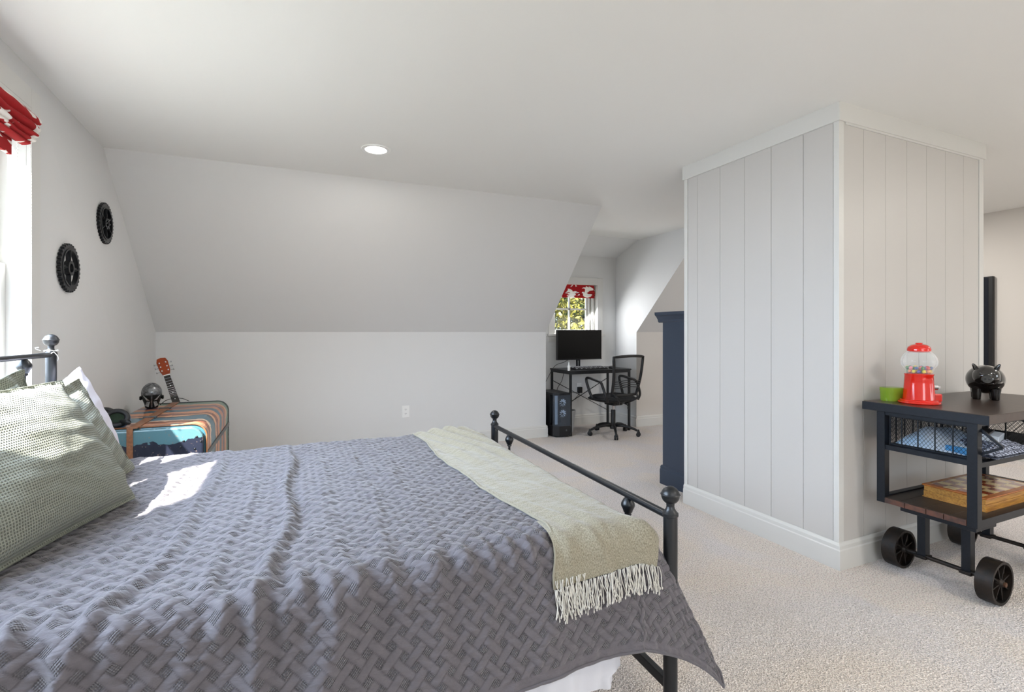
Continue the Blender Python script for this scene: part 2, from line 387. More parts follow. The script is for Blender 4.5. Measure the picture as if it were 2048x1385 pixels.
M().box(CX-.004, CX+.015, CY1-.028, CY1+.004, .1, HC-.05).build('corner_board', trim_m, closet, bevel=.0015)
M().box(CX-.012, CX1+.018, CY-.012, CY1+.014, HC-.097, HC+.001).build('crown_board', trim_m, closet, bevel=.0015)
o = baseboard('baseboard_closet', [(CX, CY1), (CX, CY), (CX1+.004, CY)], [(-1, 0), (0, -1)])
# a ledge of the panel top, narrow shadow moulding under the crown
M().box(CX+.05, CX1-.05, CY-.006, CY+.012, HC-.108, HC-.096).build('shadow_moulding', trim_m, closet)

# window_1 : double window in the left wall
w1 = M()
w1.box(XW-.002, XW+.018, WY1, WY1+.088, WZ0-.04, WZ1+.09).box(XW-.002, XW+.018, WY0-.088, WY0, WZ0-.04, WZ1+.09)
w1.box(XW-.002, XW+.018, WY0, WY1, WZ1, WZ1+.09)
w1o = w1.build('window_1', trim_m, bevel=.002); w1o['kind'] = 'structure'
M().box(XW-.16, XW-.001, WY1-.001, WY1+.012, WZ0, WZ1).box(XW-.16, XW-.001, WY0-.012, WY0+.001, WZ0, WZ1).box(XW-.16, XW-.001, WY0, WY1, WZ1-.001, WZ1+.012).build('jamb', trim_m, w1o)
M().box(XW-.16, XW+.05, WY0-.1, WY1+.1, WZ0-.03, WZ0).build('window_sill', trim_m, w1o, bevel=.003)
M().box(XW-.002, XW+.015, WY0-.08, WY1+.08, WZ0-.11, WZ0-.03).build('apron', trim_m, w1o)
MY0, MY1 = 1.54, 1.68
M().box(XW-.15, XW-.02, MY0+.02, MY1-.02, WZ0, WZ1).build('mullion', trim_m, w1o, bevel=.002)
for y0, y1 in ((WY0, MY0+.02), (MY1-.02, WY1)):
    for z0, z1, dx in ((WZ0, 1.55, 0), (1.52, WZ1, .03)):
        f = M(); xa, xb = XW-.10-dx, XW-.07-dx
        f.box(xa, xb, y0, y0+.045, z0, z1).box(xa, xb, y1-.045, y1, z0, z1).box(xa, xb, y0+.045, y1-.045, z0, z0+.045).box(xa, xb, y0+.045, y1-.045, z1-.035, z1)
        fo = f.build('sash', trim_m, w1o, bevel=.003)
        M().box(xa+.012, xa+.016, y0+.045, y1-.045, z0+.045, z1-.035).build('pane', pane_m, fo)
# window_2 : dormer window
wd = M()
wd.box(DX1, DX1+.088, YD-.018, YD+.001, DZ0, DZ1+.092).box(DX0-.088, DX0, YD-.018, YD+.001, DZ0, DZ1+.092).box(DX0, DX1, YD-.018, YD+.001, DZ1, DZ1+.092)
w2o = wd.build('window_2', trim_m, bevel=.002); w2o['kind'] = 'structure'
M().box(DX0-.012, DX0+.001, YD, YD+.16, DZ0, DZ1).box(DX1-.001, DX1+.012, YD, YD+.16, DZ0, DZ1).box(DX0, DX1, YD, YD+.16, DZ1-.001, DZ1+.012).build('jamb', trim_m, w2o)
M().box(DX0-.11, DX1+.11, YD-.045, YD+.14, DZ0-.03, DZ0).build('window_sill', trim_m, w2o, bevel=.003)
M().box(DX0-.085, DX1+.085, YD-.018, YD+.001, DZ0-.105, DZ0-.03).build('apron', trim_m, w2o, bevel=.002)
M().box(DX1-.05, DX1-.02, YD+.04, YD+.06, DZ0, DZ1).box(DX1-.085, DX1-.065, YD+.07, YD+.09, DZ0, DZ1).build('window_stop', trim_m, w2o, bevel=.002)
f = M(); ya, yb = YD+.095, YD+.125; x0, x1 = DX0, DX1
f.box(x0, x0+.06, ya, yb, DZ0, DZ1).box(x1-.115, x1, ya, yb, DZ0, DZ1).box(x0+.06, x1-.115, ya, yb, DZ0, DZ0+.055).box(x0+.06, x1-.115, ya, yb, DZ1-.05, DZ1)
fo = f.build('sash', trim_m, w2o, bevel=.003)
M().box(3.40, 3.422, ya+.004, yb-.004, DZ0+.05, DZ1-.05).build('muntin', trim_m, fo)
M().box(x0+.06, x1-.115, ya+.004, yb-.004, 1.545, 1.567).build('muntin', trim_m, fo)
for a, b in ((x0+.06, 3.40), (3.422, x1-.115)):
    for c, d in ((DZ0+.055, 1.545), (1.567, DZ1-.05)):
        M().box(a, b, ya+.012, ya+.016, c, d).build('pane', pane_m, fo)

# ------------------------------------------------------------------ recessed light, added ceiling fills
def can_light(x, y, label, on=True):
    t = thing('ceiling_light', (x, y, HC), label, 'ceiling light')
    M().lathe([(.068, -.002), (.070, -.006), (.092, -.006), (.094, -.001), (.094, .0)], (x, y, HC), 40).build('trim_ring', white_m, t, smooth=True)
    M().lathe([(0.0005, -.0045), (.069, -.0045), (.069, -.0025), (.0005, -.0025)], (x, y, HC), 32).build('lamp_lens', lamp_m, t)
    return t
can_light(.497, 3.336, 'round white recessed ceiling light, lit, above the foot of the bed')
for i, (x, y, e) in enumerate(((.5, -1.2, 9), (5.2, .2, 20), (5.2, 3.0, 34), (2.6, -.8, 38))):  # added fill lamps out of view, without fixtures
    lamp('ceiling_can_%d' % i, 'AREA', (x, y, HC-.01), e, (1, .95, .89), .18, aim=(0, 0, -1))
lamp('ceiling_can_visible', 'AREA', (.497, 3.336, HC-.012), 17, (1, .96, .91), .12, aim=(0, 0, -1))


# ------------------------------------------------------------------ bed: black metal frame with ball finials
HX0, HX1 = -.93, 1.06     # head and foot planes
bed = thing('bed', (.05, 1.92, 0), 'black metal bed frame with ball topped posts at head and foot', 'bed')
def post(x, y, ztop, r, ball, hero=True):
    zc = ztop-ball
    M().lathe([(r*.9, 0), (r, .03), (r, zc-ball-.036), (r*1.12, zc-ball-.034), (r*1.12, zc-ball-.026), (r*.85, zc-ball-.020), (r*.62, zc-ball-.012), (r*.55, zc-ball-.004)], (x, y, 0), 28).build('post', bed_m, bed, smooth=True)
    pr = []
    for i in range(15):
        a = -math.pi/2+math.pi*i/14; pr.append((max(ball*math.cos(a), .0004), zc+ball*math.sin(a)))
        if i == 7: pr += [(ball*1.09, zc+.0025), (ball, zc+.006)]
    pr = [(r*.56, zc-ball-.006), (r*.6, zc-ball+.004)]+[p for p in pr if p[1] > zc-ball+.004]
    M().lathe(pr, (x, y, 0), 28).build('finial', bed_m, bed, smooth=True)
post(-.93, 2.674, 1.236, .0185, .0262); post(-.95, 1.13, 1.236, .0185, .0262)
post(1.033, 1.159, .783, .0208, .0270); post(1.087, 2.706, .783, .0208, .0270)
M().cyl((-.95, 1.13, 1.15), (-.93, 2.674, 1.15), .0105, n=16).build('head_rail', bed_m, bed, smooth=True)
M().cyl((1.033, 1.159, .692), (1.087, 2.706, .690), .0120, n=16).build('foot_rail', bed_m, bed, smooth=True)
M().bar((1.033, 1.159, .185), (1.087, 2.706, .185), .022, .03, up=(0, 0, 1)).build('lower_rail', bed_m, bed, bevel=.002)
M().bar((-.95, 1.13, .45), (-.93, 2.674, .45), .022, .03, up=(0, 0, 1)).build('lower_rail', bed_m, bed, bevel=.002)
M().bar((-.95, 1.27, .33), (1.033, 1.29, .33), .025, .035, up=(0, 0, 1)).build('side_rail', bed_m, bed, bevel=.002)
M().bar((-.93, 2.58, .33), (1.083, 2.60, .33), .025, .035, up=(0, 0, 1)).build('side_rail', bed_m, bed, bevel=.002)
def spindle(p, q0, q1, zt, zb):
    f = (p-q0[1])/(q1[1]-q0[1]); x = q0[0]+(q1[0]-q0[0])*f
    z = zt-.012
    pr = [(.006, zb), (.006, z-.062), (.012, z-.056), (.011, z-.050), (.015, z-.046), (.0165, z-.040), (.0225, z-.028), (.0235, z-.022), (.0225, z-.016), (.016, z-.004), (.010, z+.003)]
    M().lathe(pr, (x, p, 0), 20).build('spindle', bed_m, bed, smooth=True)
for y in (1.374, 2.47): spindle(y, (1.033, 1.159), (1.087, 2.706), .692, .19)
for y in (1.35, 1.9, 2.455): spindle(y, (-.95, 1.13), (-.93, 2.674), 1.15, .45)
c = M()
c.tube([(-.93+.0225*math.cos(a), 2.674+.0225*math.sin(a), 1.168+.002*math.sin(3*a)) for a in np.linspace(0, 6.0, 26)], .0013, 6)
c.tube([(-.93+.0225*math.cos(a), 2.674+.0225*math.sin(a), 1.163-.05*abs(math.sin((a+.9)/2))) for a in np.linspace(-1.6, 1.2, 20)], .0013, 6)
c.tube([(-.96, 2.665, 1.168), (-.972, 2.655, 1.175), (-.968, 2.64, 1.181), (-.955, 2.635, 1.182)], .0013, 6)
tag(c.build('cord', white_m, smooth=True), 'thin white cord looped around the top of the headboard post', 'cord')

# mattress in a white sheet, and box spring
def rbox(x0, x1, y0, y1, z0, z1, r, seg=5):
    import bmesh
    bm = bmesh.new(); bmesh.ops.create_cube(bm, size=1)
    for v in bm.verts: v.co = Vector(((x0+x1)/2+v.co.x*(x1-x0), (y0+y1)/2+v.co.y*(y1-y0), (z0+z1)/2+v.co.z*(z1-z0)))
    bmesh.ops.bevel(bm, geom=bm.edges[:]+bm.verts[:], offset=r, segments=seg, affect='EDGES', profile=.5)
    bm.verts.index_update(); m = M(); m.add([v.co.copy() for v in bm.verts], [tuple(v.index for v in f.verts) for f in bm.faces]); bm.free(); return m
mt = thing('mattress', (0, 1.92, .24), 'white sheeted mattress showing under the grey quilt hem', 'mattress')
rbox(-.90, .875, 1.21, 2.63, .42, .655, .04).build('mattress_body', sheet_m, mt, smooth=True)
# loose sheet over the lower part
s_, q_ = np.meshgrid(np.linspace(-.9, .87, 220), np.linspace(0, 1, 24), indexing='ij')
z_ = .45-.212*q_+.004*np.sin(s_*9)*q_; y_ = 1.178+.010*np.sin(s_*38+2*np.sin(s_*7))*q_+.005*np.sin(s_*85+q_*3)*q_-.012*q_
x_ = s_-.02*(1-q_)*(s_ > .8)-.03*np.clip(s_-.78, 0, 1)/.09*(q_ > .85)
grid_obj('sheet', np.stack([x_, y_, z_], -1), sheet_m, mt)
M().box(-.90, .85, 1.19, 2.64, .235, .415).build('box_spring', sheet_m, mt, bevel=.02)

# ------------------------------------------------------------------ quilt
XE, YN, YF, ZT, RHO = .885, 1.235, 2.665, .682, .07
def hang(b):
    b = np.maximum(b, 0); a = np.minimum(b, RHO*np.pi/2)
    return RHO*np.sin(a/RHO), RHO*(1-np.cos(a/RHO)), np.maximum(b-RHO*np.pi/2, 0)
def cloth(s, t, lift=0.0):
    """s along the bed, t across: position of a cloth lying on the mattress"""
    a = np.maximum(s-XE, 0); b = np.maximum(YN-t, 0); bf = np.maximum(t-YF, 0)
    X = np.minimum(s, XE).astype(float); Y = np.clip(t, YN, YF).astype(float); Z = np.full(s.shape, ZT)
    # near side and foot with a flaring corner
    r = np.hypot(a, b); phi = np.arctan2(a, np.maximum(b, 1e-9)); phi = np.where(r < 1e-9, 0, phi)
    o, d, e = hang(r); pt = R(55.6); k = np.clip(phi/pt, 0, 1); k = k*k*(3-2*k)
    k2 = np.clip((phi-pt)/(np.pi/2-pt), 0, 1); k2 = k2*k2*(3-2*k2)
    dx = np.where(phi <= pt, .39*k, .39*(1-k2)+.03*k2); dy = np.where(phi <= pt, -.24+.05*k, (-.19)*(1-k2)+0*k2)
    dy = dy+.22*np.sin(k2*np.pi)
    dz = -np.sqrt(np.maximum(1-dx**2-dy**2, .1))
    near = (t <= YN) | (a > 0)
    kk = np.where(phi <= pt, k, 1-k2); X = X+.050*kk*(1-np.exp(-r/.06)); Y = Y-.030*kk*(1-np.exp(-r/.08))
    X = X+np.where(near, o*np.sin(phi)+dx*e, 0); Y = Y+np.where(near, -o*np.cos(phi)+dy*e, 0); Z = Z-np.where(near, d-dz*e, 0)
    of, df, ef = hang(bf)
    Y = Y+of+.10*ef; Z = Z-df-ef
    return np.stack([X, Y, Z], -1)
def normals(P):
    du = np.gradient(P, axis=0); dv = np.gradient(P, axis=1); n = np.cross(du, dv)
    return n/np.maximum(np.linalg.norm(n, axis=-1, keepdims=True), 1e-9)
W_, G_ = .0205, .0180; PP = W_+G_
def weave(s, t):
    p = (s+t)/2**.5; q = (s-t)/2**.5
    i = np.floor(p/PP); j = np.floor(q/PP); fp = p-i*PP; fq = q-j*PP
    a = fp < W_; b = fq < W_; par = (i+j) % 2 == 0
    def strip(across, along_f, ip):   # distance to the stitched edge of a woven strip piece
        return across, along_f
    h = np.zeros_like(s); msk = np.zeros_like(s)
    # strip running along q (a true); on top at crossings when par
    da = np.minimum(fp, W_-fp)
    # strip running along p (b true); on top at crossings when not par
    db = np.minimum(fq, W_-fq)
    # distance to crossing where it goes under
    jq = np.where(par, fq+G_+0*fq, fq)   # piece centred on crossings with par
    la = np.where(b, np.where(par, np.minimum(fq, W_-fq)+G_, -1), np.where(par, PP-fq, fq-W_))
    lb = np.where(a, np.where(~par, np.minimum(fp, W_-fp)+G_, -1), np.where(~par, PP-fp, fp-W_))
    ta = a & (~b | par); tb = b & ~ta & (~a | ~par)
    dist = np.where(ta, np.minimum(da, np.where(la < 0, 1, la)), np.where(tb, np.minimum(db, np.where(lb < 0, 1, lb)), 0))
    dg = np.minimum(np.abs(fp-W_), np.minimum(np.abs(PP-fp), np.minimum(np.abs(fq-W_), np.abs(PP-fq))))
    st = ta | tb
    puff = np.where(st, 1-np.exp(-dist/.0024), .50*(1-np.exp(-dg/.0020)))
    seam = np.exp(-(np.where(st, dist, dg)/.0014)**2)
    return puff, st.astype(float), seam
def wrinkles(s, t):
    h = .0028*noise2(s, t, 3, 22)+.0016*noise2(s, t, 4, 60)+.0012*noise2(s, t*2, 24, 110)
    # long folds running across the bed
    for x0, amp, wd, bend in ((-.02, .015, .020, .10), (.10, .006, .03, .05), (-.14, .006, .018, .14), (-.28, .011, .02, .20), (-.40, .006, .018, .25), (.24, .004, .02, .05), (.36, .005, .03, .05)):
        c = x0-bend*np.clip(1.75-t, 0, 1)**1.6+.012*np.sin(t*9+x0*20)
        h += amp*np.exp(-((s-c)/wd)**2)*np.clip((2.75-t)*2.2, 0, 1)-.5*amp*np.exp(-((s-c-1.7*wd)/wd)**2)
    # puckers where the top rolls over the near edge
    e = np.exp(-((t-YN+.03)/.085)**2)
    h += e*(.0066*np.sin(s*92+3*np.sin(s*11)+(t-YN)*25)+.0050*np.sin(s*47+2*np.sin(s*17)-(t-YN)*18))
    # diagonal drag folds on the left part of the near side
    h += .0062*np.clip(YN+.12-t, 0, .25)/.25*noise2(s*1.0, t*.35, 8, 34)*np.clip(.8-s, 0, 1)
    h += .015*np.clip(YN+.22-t, 0, .3)/.3*np.exp(-((s+.10+.5*(YN-t))/.03)**2)*np.clip(1, 0, 1)
    h += .012*np.clip(YN+.2-t, 0, .3)/.3*np.exp(-((s-.16+.45*(YN-t))/.025)**2)
    return h
SB = .368; SA = .432
sv = np.concatenate([np.arange(-.90, -.62, .012), np.arange(-.62, XE+SA, .0031)]); tv = np.concatenate([np.arange(YN-SB, 2.0, .0031), np.arange(2.0, YF+.12, .0045), np.arange(YF+.12, YF+.30, .012)])
S, T = np.meshgrid(sv, tv, indexing='ij')
P0 = cloth(S, T); N0 = normals(P0)
N0 *= np.sign(np.sum(N0[len(sv)//2, len(tv)//2]*np.array([0, 0, 1])))
puff, msk, seam = weave(S, T)
edge = np.minimum(np.minimum(T-(YN-SB), YF+.30-T), XE+SA-S)
band = edge < .022
puff = np.where(band, .55*(1-np.exp(-np.abs(edge-.022)/.003))+.25*np.sin((S+T)*2*np.pi/.012)*.3, puff)
disp = .0028*puff+wrinkles(S, T)
# sway of the hem
sway = np.clip(YN-T-.05, 0, 1)
side = sway*(.05*np.sin(S*5.2+.6)+.035*np.sin(S*13+1))
P = P0+N0*disp[..., None]
P[..., 1] -= side*np.exp(-np.maximum(S-.8, 0)*8)*.5
def quilt_mat():
    m = bpy.data.materials.new('quilt_cotton'); m.use_nodes = True; t = NT(m); p = t.n['Principled BSDF']
    p.inputs['Roughness'].default_value = .85; p.inputs['Specular IOR Level'].default_value = .25; p.inputs['Sheen Weight'].default_value = .25; p.inputs['Sheen Roughness'].default_value = .5
    uv = t.add('ShaderNodeUVMap'); at = t.add('ShaderNodeAttribute', attribute_name='pattern')
    sep = t.add('ShaderNodeSeparateXYZ'); t.link(uv.outputs[0], sep.inputs[0])
    def sn(o, f):
        a = t.add('ShaderNodeMath', operation='MULTIPLY'); a.inputs[1].default_value = f; t.link(o, a.inputs[0])
        b = t.add('ShaderNodeMath', operation='SINE'); t.link(a.outputs[0], b.inputs[0]); return b.outputs[0]
    k = 2*math.pi/.0062
    mu = t.add('ShaderNodeMath', operation='MULTIPLY'); t.link(sn(sep.outputs[0], k), mu.inputs[0]); t.link(sn(sep.outputs[1], k), mu.inputs[1])
    inv = t.add('ShaderNodeMath', operation='SUBTRACT'); inv.inputs[0].default_value = 1; t.link(at.outputs['Fac'], inv.inputs[1])
    m3 = t.add('ShaderNodeMath', operation='MULTIPLY'); t.link(mu.outputs[0], m3.inputs[0]); t.link(inv.outputs[0], m3.inputs[1])
    n = t.add('ShaderNodeTexNoise'); n.inputs['Scale'].default_value = 60; n.inputs['Detail'].default_value = 5
    mp = t.add('ShaderNodeMapping'); mp.inputs['Scale'].default_value = (.55, 1.3, 1); t.link(uv.outputs[0], mp.inputs[0]); t.link(mp.outputs[0], n.inputs['Vector'])
    ad = t.add('ShaderNodeMath', operation='ADD'); t.link(m3.outputs[0], ad.inputs[0]); n9 = t.add('ShaderNodeMath', operation='MULTIPLY'); n9.inputs[1].default_value = 2.2; t.link(n.outputs['Fac'], n9.inputs[0]); t.link(n9.outputs[0], ad.inputs[1])
    b = t.add('ShaderNodeBump'); b.inputs['Strength'].default_value = .9; b.inputs['Distance'].default_value = .0028
    t.link(ad.outputs[0], b.inputs['Height']); t.link(b.outputs[0], p.inputs['Normal'])
    mx = t.add('ShaderNodeMix', data_type='RGBA'); mx.inputs[6].default_value = (.104, .096, .106, 1); mx.inputs[7].default_value = (.116, .106, .117, 1)
    t.link(at.outputs['Fac'], mx.inputs[0])
    at2 = t.add('ShaderNodeAttribute', attribute_name='seam'); mz = t.add('ShaderNodeMix', data_type='RGBA'); mz.inputs[7].default_value = (.05, .045, .05, 1)  # stitch lines coloured darker: thread tone plus painted shade of the grooves
    mf = t.add('ShaderNodeMath', operation='MULTIPLY'); mf.inputs[1].default_value = .75; t.link(at2.outputs['Fac'], mf.inputs[0]); t.link(mf.outputs[0], mz.inputs[0]); t.link(mx.outputs[2], mz.inputs[6]); t.link(mz.outputs[2], p.inputs['Base Color'])
    return m
quilt_m = quilt_mat()
quilt = thing('quilt', (0, 1.92, .68), 'grey violet quilt with lattice weave stitching covering the bed', 'quilt')
grid_obj('quilt_top', P, quilt_m, quilt, uv=np.stack([S, T], -1), attr=np.where(band, 1, msk)-.0)
me_ = quilt.children[0].data; a_ = me_.attributes.new('seam', 'FLOAT', 'POINT'); a_.data.foreach_set('value', np.where(band, 0, seam).astype(np.float32).ravel())
# bound hem: rolled edge along the near side and the foot
hem = [tuple(P[i, 0]) for i in range(0, len(sv), 3)]+[tuple(P[-1, j]) for j in range(0, len(tv), 4)]
M().tube(hem, .0042, 6).build('binding', quilt_m, quilt, smooth=True, sharp=0)

# ------------------------------------------------------------------ throw blanket with fringe
def throw_mat():
    m = bpy.data.materials.new('sage_wool'); m.use_nodes = True; t = NT(m); p = t.n['Principled BSDF']
    p.inputs['Roughness'].default_value = .95; p.inputs['Sheen Weight'].default_value = .3; p.inputs['Specular IOR Level'].default_value = .1
    uv = t.add('ShaderNodeUVMap'); n = t.add('ShaderNodeTexNoise'); n.inputs['Scale'].default_value = 420; n.inputs['Detail'].default_value = 2
    mp = t.add('ShaderNodeMapping'); mp.inputs['Scale'].default_value = (1, .5, 1); t.link(uv.outputs[0], mp.inputs[0]); t.link(mp.outputs[0], n.inputs['Vector'])
    r = t.add('ShaderNodeMapRange'); r.inputs[1].default_value = .38; r.inputs[2].default_value = .62; t.link(n.outputs['Fac'], r.inputs[0])
    mx = t.add('ShaderNodeMix', data_type='RGBA'); mx.inputs[6].default_value = srgb(118, 112, 95); mx.inputs[7].default_value = srgb(152, 146, 129)
    t.link(r.outputs[0], mx.inputs[0]); t.link(mx.outputs[2], p.inputs['Base Color'])
    b = t.add('ShaderNodeBump'); b.inputs['Strength'].default_value = .5; b.inputs['Distance'].default_value = .002
    t.link(n.outputs['Fac'], b.inputs['Height']); t.link(b.outputs[0], p.inputs['Normal'])
    return m
throw_m = throw_mat()
throw = thing('throw_blanket', (.8, 1.9, .7), 'sage green wool throw with white fringe laid across the foot of the bed', 'blanket')
LX = [(2.80, .60), (2.72, .606), (2.45, .602), (2.2, .598), (1.95, .60), (1.7, .612), (1.5, .632), (1.37, .650), (1.27, .660), (1.2, .652), (1.1, .632)]
def left_x(t): return np.interp(t, [a for a, b in LX][::-1], [b for a, b in LX][::-1])
u_, v_ = np.meshgrid(np.linspace(0, 1, 110), np.linspace(0, 1, 420), indexing='ij')
TN = 1.074
Tt = TN+v_*(YF+.16-TN)
lx = left_x(Tt)+.006*np.sin(Tt*11)+.0015*np.sin(Tt*37)
rx = .965+.012*np.sin(Tt*4)+.020*np.clip(1.35-Tt, 0, .25)/.25
Ss = lx+(rx-lx)*u_
Tt = Tt+.022*u_*np.clip((1.35-Tt)/.2, 0, 1)
Pt = cloth(Ss, Tt); Nt = normals(Pt); Nt *= np.sign(Nt[50, 200, 2])
far = np.clip((Tt-1.75)/.9, 0, 1)
hh = .013+.0016*noise2(Ss, Tt, 12, 30)+.0012*noise2(Ss, Tt*.4, 13, 70)
# drawn folds: denser towards the far side
fold = np.sin(((Ss-.55)*1.0+(Tt-1.5)*.22)*75+1.6*np.sin(Tt*5))
hh += (.0022+.0095*far)*(np.abs(fold)**.8)*np.sign(fold)*.8+.003*far
hh += .006*np.exp(-((u_-.03)/.03)**2)
hh += .007*np.exp(-(((Ss-.69-.35*(1.42-Tt)))/.014)**2)*np.clip((1.62-Tt)/.25, 0, 1)
hh += .012*far*np.exp(-((u_-.55)/.25)**2)
hh = hh*(1-np.exp(-u_*9)*.85)+.006*np.exp(-u_*9)
Pt = Pt+Nt*(hh+wrinkles(Ss, Tt)*.6)[..., None]
grid_obj('blanket', Pt, throw_m, throw, uv=np.stack([Ss, Tt], -1))
M().tube([tuple(Pt[0, j]) for j in range(0, 420, 4)], .0035, 6).build('edge_roll', throw_m, throw, smooth=True, sharp=0)
# underlying folded layer peeking out at the left of the near end
u2, v2 = np.meshgrid(np.linspace(0, 1, 12), np.linspace(0, 1, 50), indexing='ij')
T2 = 1.095+v2*.20; S2 = .640+.012*v2+u2*.09
P2 = cloth(S2, T2); N2 = normals(P2); N2 *= np.sign(N2[5, 49, 2]); P2 = P2+N2*(.007+.002*np.sin(u2*5))[..., None]
grid_obj('folded_layer', P2, throw_m, throw, uv=np.stack([S2, T2], -1))
fr = M(); rnd = random.Random(3)
def strand(p0, L, lean, w=.0012):
    path = []; x, y, z = p0; ph = rnd.uniform(0, 6); am = rnd.uniform(.002, .009)
    for i in range(8):
        q = i/7; path.append((x+lean*q+am*math.sin(q*5+ph), y-.004-.016*q+.003*math.sin(q*6+ph), z-L*q))
    fr.tube(path, w, 5); fr.lathe([(.0004, -.002), (.0019, 0), (.0019, .004), (.0005, .006)], path[-1], 6)
for i in range(118):
    u = (i+rnd.uniform(-.3, .3))/117; u = min(max(u, 0), 1); k = u*109; i0 = int(k)
    p = Pt[min(i0, 109), 0]; b0 = rnd.random() < .75
    g = math.floor(u*24); lean = ((g+.5)/24-u)*.34*.8 + rnd.uniform(-.011, .011)
    strand((p[0], p[1]-.001, p[2]+.002), rnd.uniform(.062, .086)*(1-.12*u), lean)
for i in range(22):
    u = rnd.random(); p = P2[int(u*11), 0]
    strand((p[0], p[1]-.002, p[2]+.003), rnd.uniform(.062, .088), rnd.uniform(-.015, .01))
tag(fr.build('fringe', fringe_m, throw, smooth=True), kind='stuff')

# ------------------------------------------------------------------ pillows
def waffle_mat(name, ca, cb, cell, grid=True):
    m = bpy.data.materials.new(name); m.use_nodes = True; t = NT(m); p = t.n['Principled BSDF']
    p.inputs['Roughness'].default_value = .9; p.inputs['Specular IOR Level'].default_value = .15; p.inputs['Sheen Weight'].default_value = .15
    uv = t.add('ShaderNodeUVMap'); sep = t.add('ShaderNodeSeparateXYZ'); t.link(uv.outputs[0], sep.inputs[0])
    def sn(o, f):
        a = t.add('ShaderNodeMath', operation='MULTIPLY'); a.inputs[1].default_value = f; t.link(o, a.inputs[0])
        b = t.add('ShaderNodeMath', operation='SINE'); t.link(a.outputs[0], b.inputs[0]); return b.outputs[0]
    k = 2*math.pi/cell
    mn = t.add('ShaderNodeMath', operation='MAXIMUM' if grid else 'ADD'); t.link(sn(sep.outputs[1], k), mn.inputs[0])
    if grid: t.link(sn(sep.outputs[0], k), mn.inputs[1])
    else: mn.inputs[1].default_value = 0
    r = t.add('ShaderNodeMapRange'); r.inputs[1].default_value = -.2; r.inputs[2].default_value = .9; t.link(mn.outputs[0], r.inputs[0])
    mx = t.add('ShaderNodeMix', data_type='RGBA'); mx.inputs[6].default_value = srgb(*ca); mx.inputs[7].default_value = srgb(*cb)
    t.link(r.outputs[0], mx.inputs[0]); t.link(mx.outputs[2], p.inputs['Base Color'])
    b = t.add('ShaderNodeBump'); b.inputs['Strength'].default_value = .7; b.inputs['Distance'].default_value = .003
    t.link(mn.outputs[0], b.inputs['Height']); t.link(b.outputs[0], p.inputs['Normal'])
    return m
sage_m = waffle_mat('sage_waffle', (104, 106, 93), (146, 148, 134), .0072)
def pillow(name, br, tr, udir, W, thick, label, group, m, flange=.035, seed=1, wob=1.0, top_sag=.02, seam=False):
    """br/tr = bottom and top corner at the far end, udir = direction of the long edge away from it"""
    br, tr = Vector(br), Vector(tr); v = tr-br; H = v.length; v.normalize(); u = Vector(udir).normalized(); u = (u-v*u.dot(v)).normalized(); n = u.cross(v)
    if n.x < 0: n = -n
    t = thing(name, tuple(br+u*W/2), label, 'pillow', group)
    nu, nv = 130, 90
    a, b = np.meshgrid(np.linspace(0, 1, nu), np.linspace(0, 1, nv), indexing='ij')
    for side, nm in ((1, 'pillow_front'), (-1, 'pillow_back')):
        fa = np.clip((a*W-flange)/(W-2*flange), 0, 1); fb = np.clip((b*H-flange)/(H-2*flange), 0, 1)
        prof = (np.clip(4*fa*(1-fa), 0, 1)**.42)*(np.clip(4*fb*(1-fb), 0, 1)**.42)
        pin = .022*np.sin(a*np.pi)*(1-2*b)**2*np.sign(b-.5)*-1; pin2 = .022*np.sin(b*np.pi)*(1-2*a)**2*np.sign(a-.5)*-1
        h = side*thick*.5*prof*(1.12-.3*b)+side*.0008
        h = h+wob*(.0035*noise2(a*W, b*H, seed+(side > 0)*0, 16)+.0022*noise2(a*W, b*H*2.5, seed+9, 40))*(.25+prof)
        rip = .005*np.sin(a*W*70+3*np.sin(b*9))*np.exp(-((1-b)/.12)**2)+.004*np.sin(b*H*75+2*np.sin(a*8))*np.exp(-(a/.1)**2)
        h = h+rip*wob
        sag = -top_sag*np.exp(-((a-.45)/.25)**2)*b**4
        A = a*W+pin2*W*.6; B = b*H+pin*H*.8+sag
        Pn = np.array(br)+A[..., None]*np.array(u)+B[..., None]*np.array(v)+h[..., None]*np.array(n)
        Pn[..., 2] = np.maximum(Pn[..., 2], .687)
        grid_obj(nm, Pn, m, t, uv=np.stack([a*W, b*H], -1), flip=side < 0)
    ed = []
    na = 60
    def ep(a0, b0):
        pin = .022*math.sin(a0*math.pi)*(1-2*b0)**2*(-1 if b0 > .5 else 1); pin2 = .022*math.sin(b0*math.pi)*(1-2*a0)**2*(-1 if a0 > .5 else 1)
        q = br+u*(a0*W+pin2*W*.6)+v*(b0*H+pin*H*.8-top_sag*math.exp(-((a0-.45)/.25)**2)*b0**4); q.z = max(q.z, .688); return q
    for i in range(na): ed.append(ep(i/na, 0))
    for i in range(40): ed.append(ep(1, i/40))
    for i in range(na): ed.append(ep(1-i/na, 1))
    for i in range(40): ed.append(ep(0, 1-i/40))
    M().tube(ed, .0022, 5, closed=True).build('seam', m, t, smooth=True, sharp=0)
    return t
PG = 'pillows stacked against the headboard'
pillow('pillow', (-.485, 2.02, .69), (-.70, 2.075, 1.085), (-.26, -.965, 0), .70, .20, 'sage green waffle pillow in front, lying nearest on the quilt', PG, sage_m, seed=2, top_sag=.0, flange=.012)
pillow('pillow', (-.595, 2.47, .69), (-.76, 2.42, 1.065), (-.16, -.98, 0), .66, .14, 'sage green pillow close behind the front one, its ribbed edge showing', PG, sage_m, seed=5, top_sag=.0)
pillow('pillow', (-.715, 2.76, .70), (-.845, 2.70, 1.095), (-.06, -.99, 0), .66, .13, 'lavender white pillow leaning at the far headboard post', PG, pillow_w, flange=.0, seed=7, top_sag=.03, wob=.45)
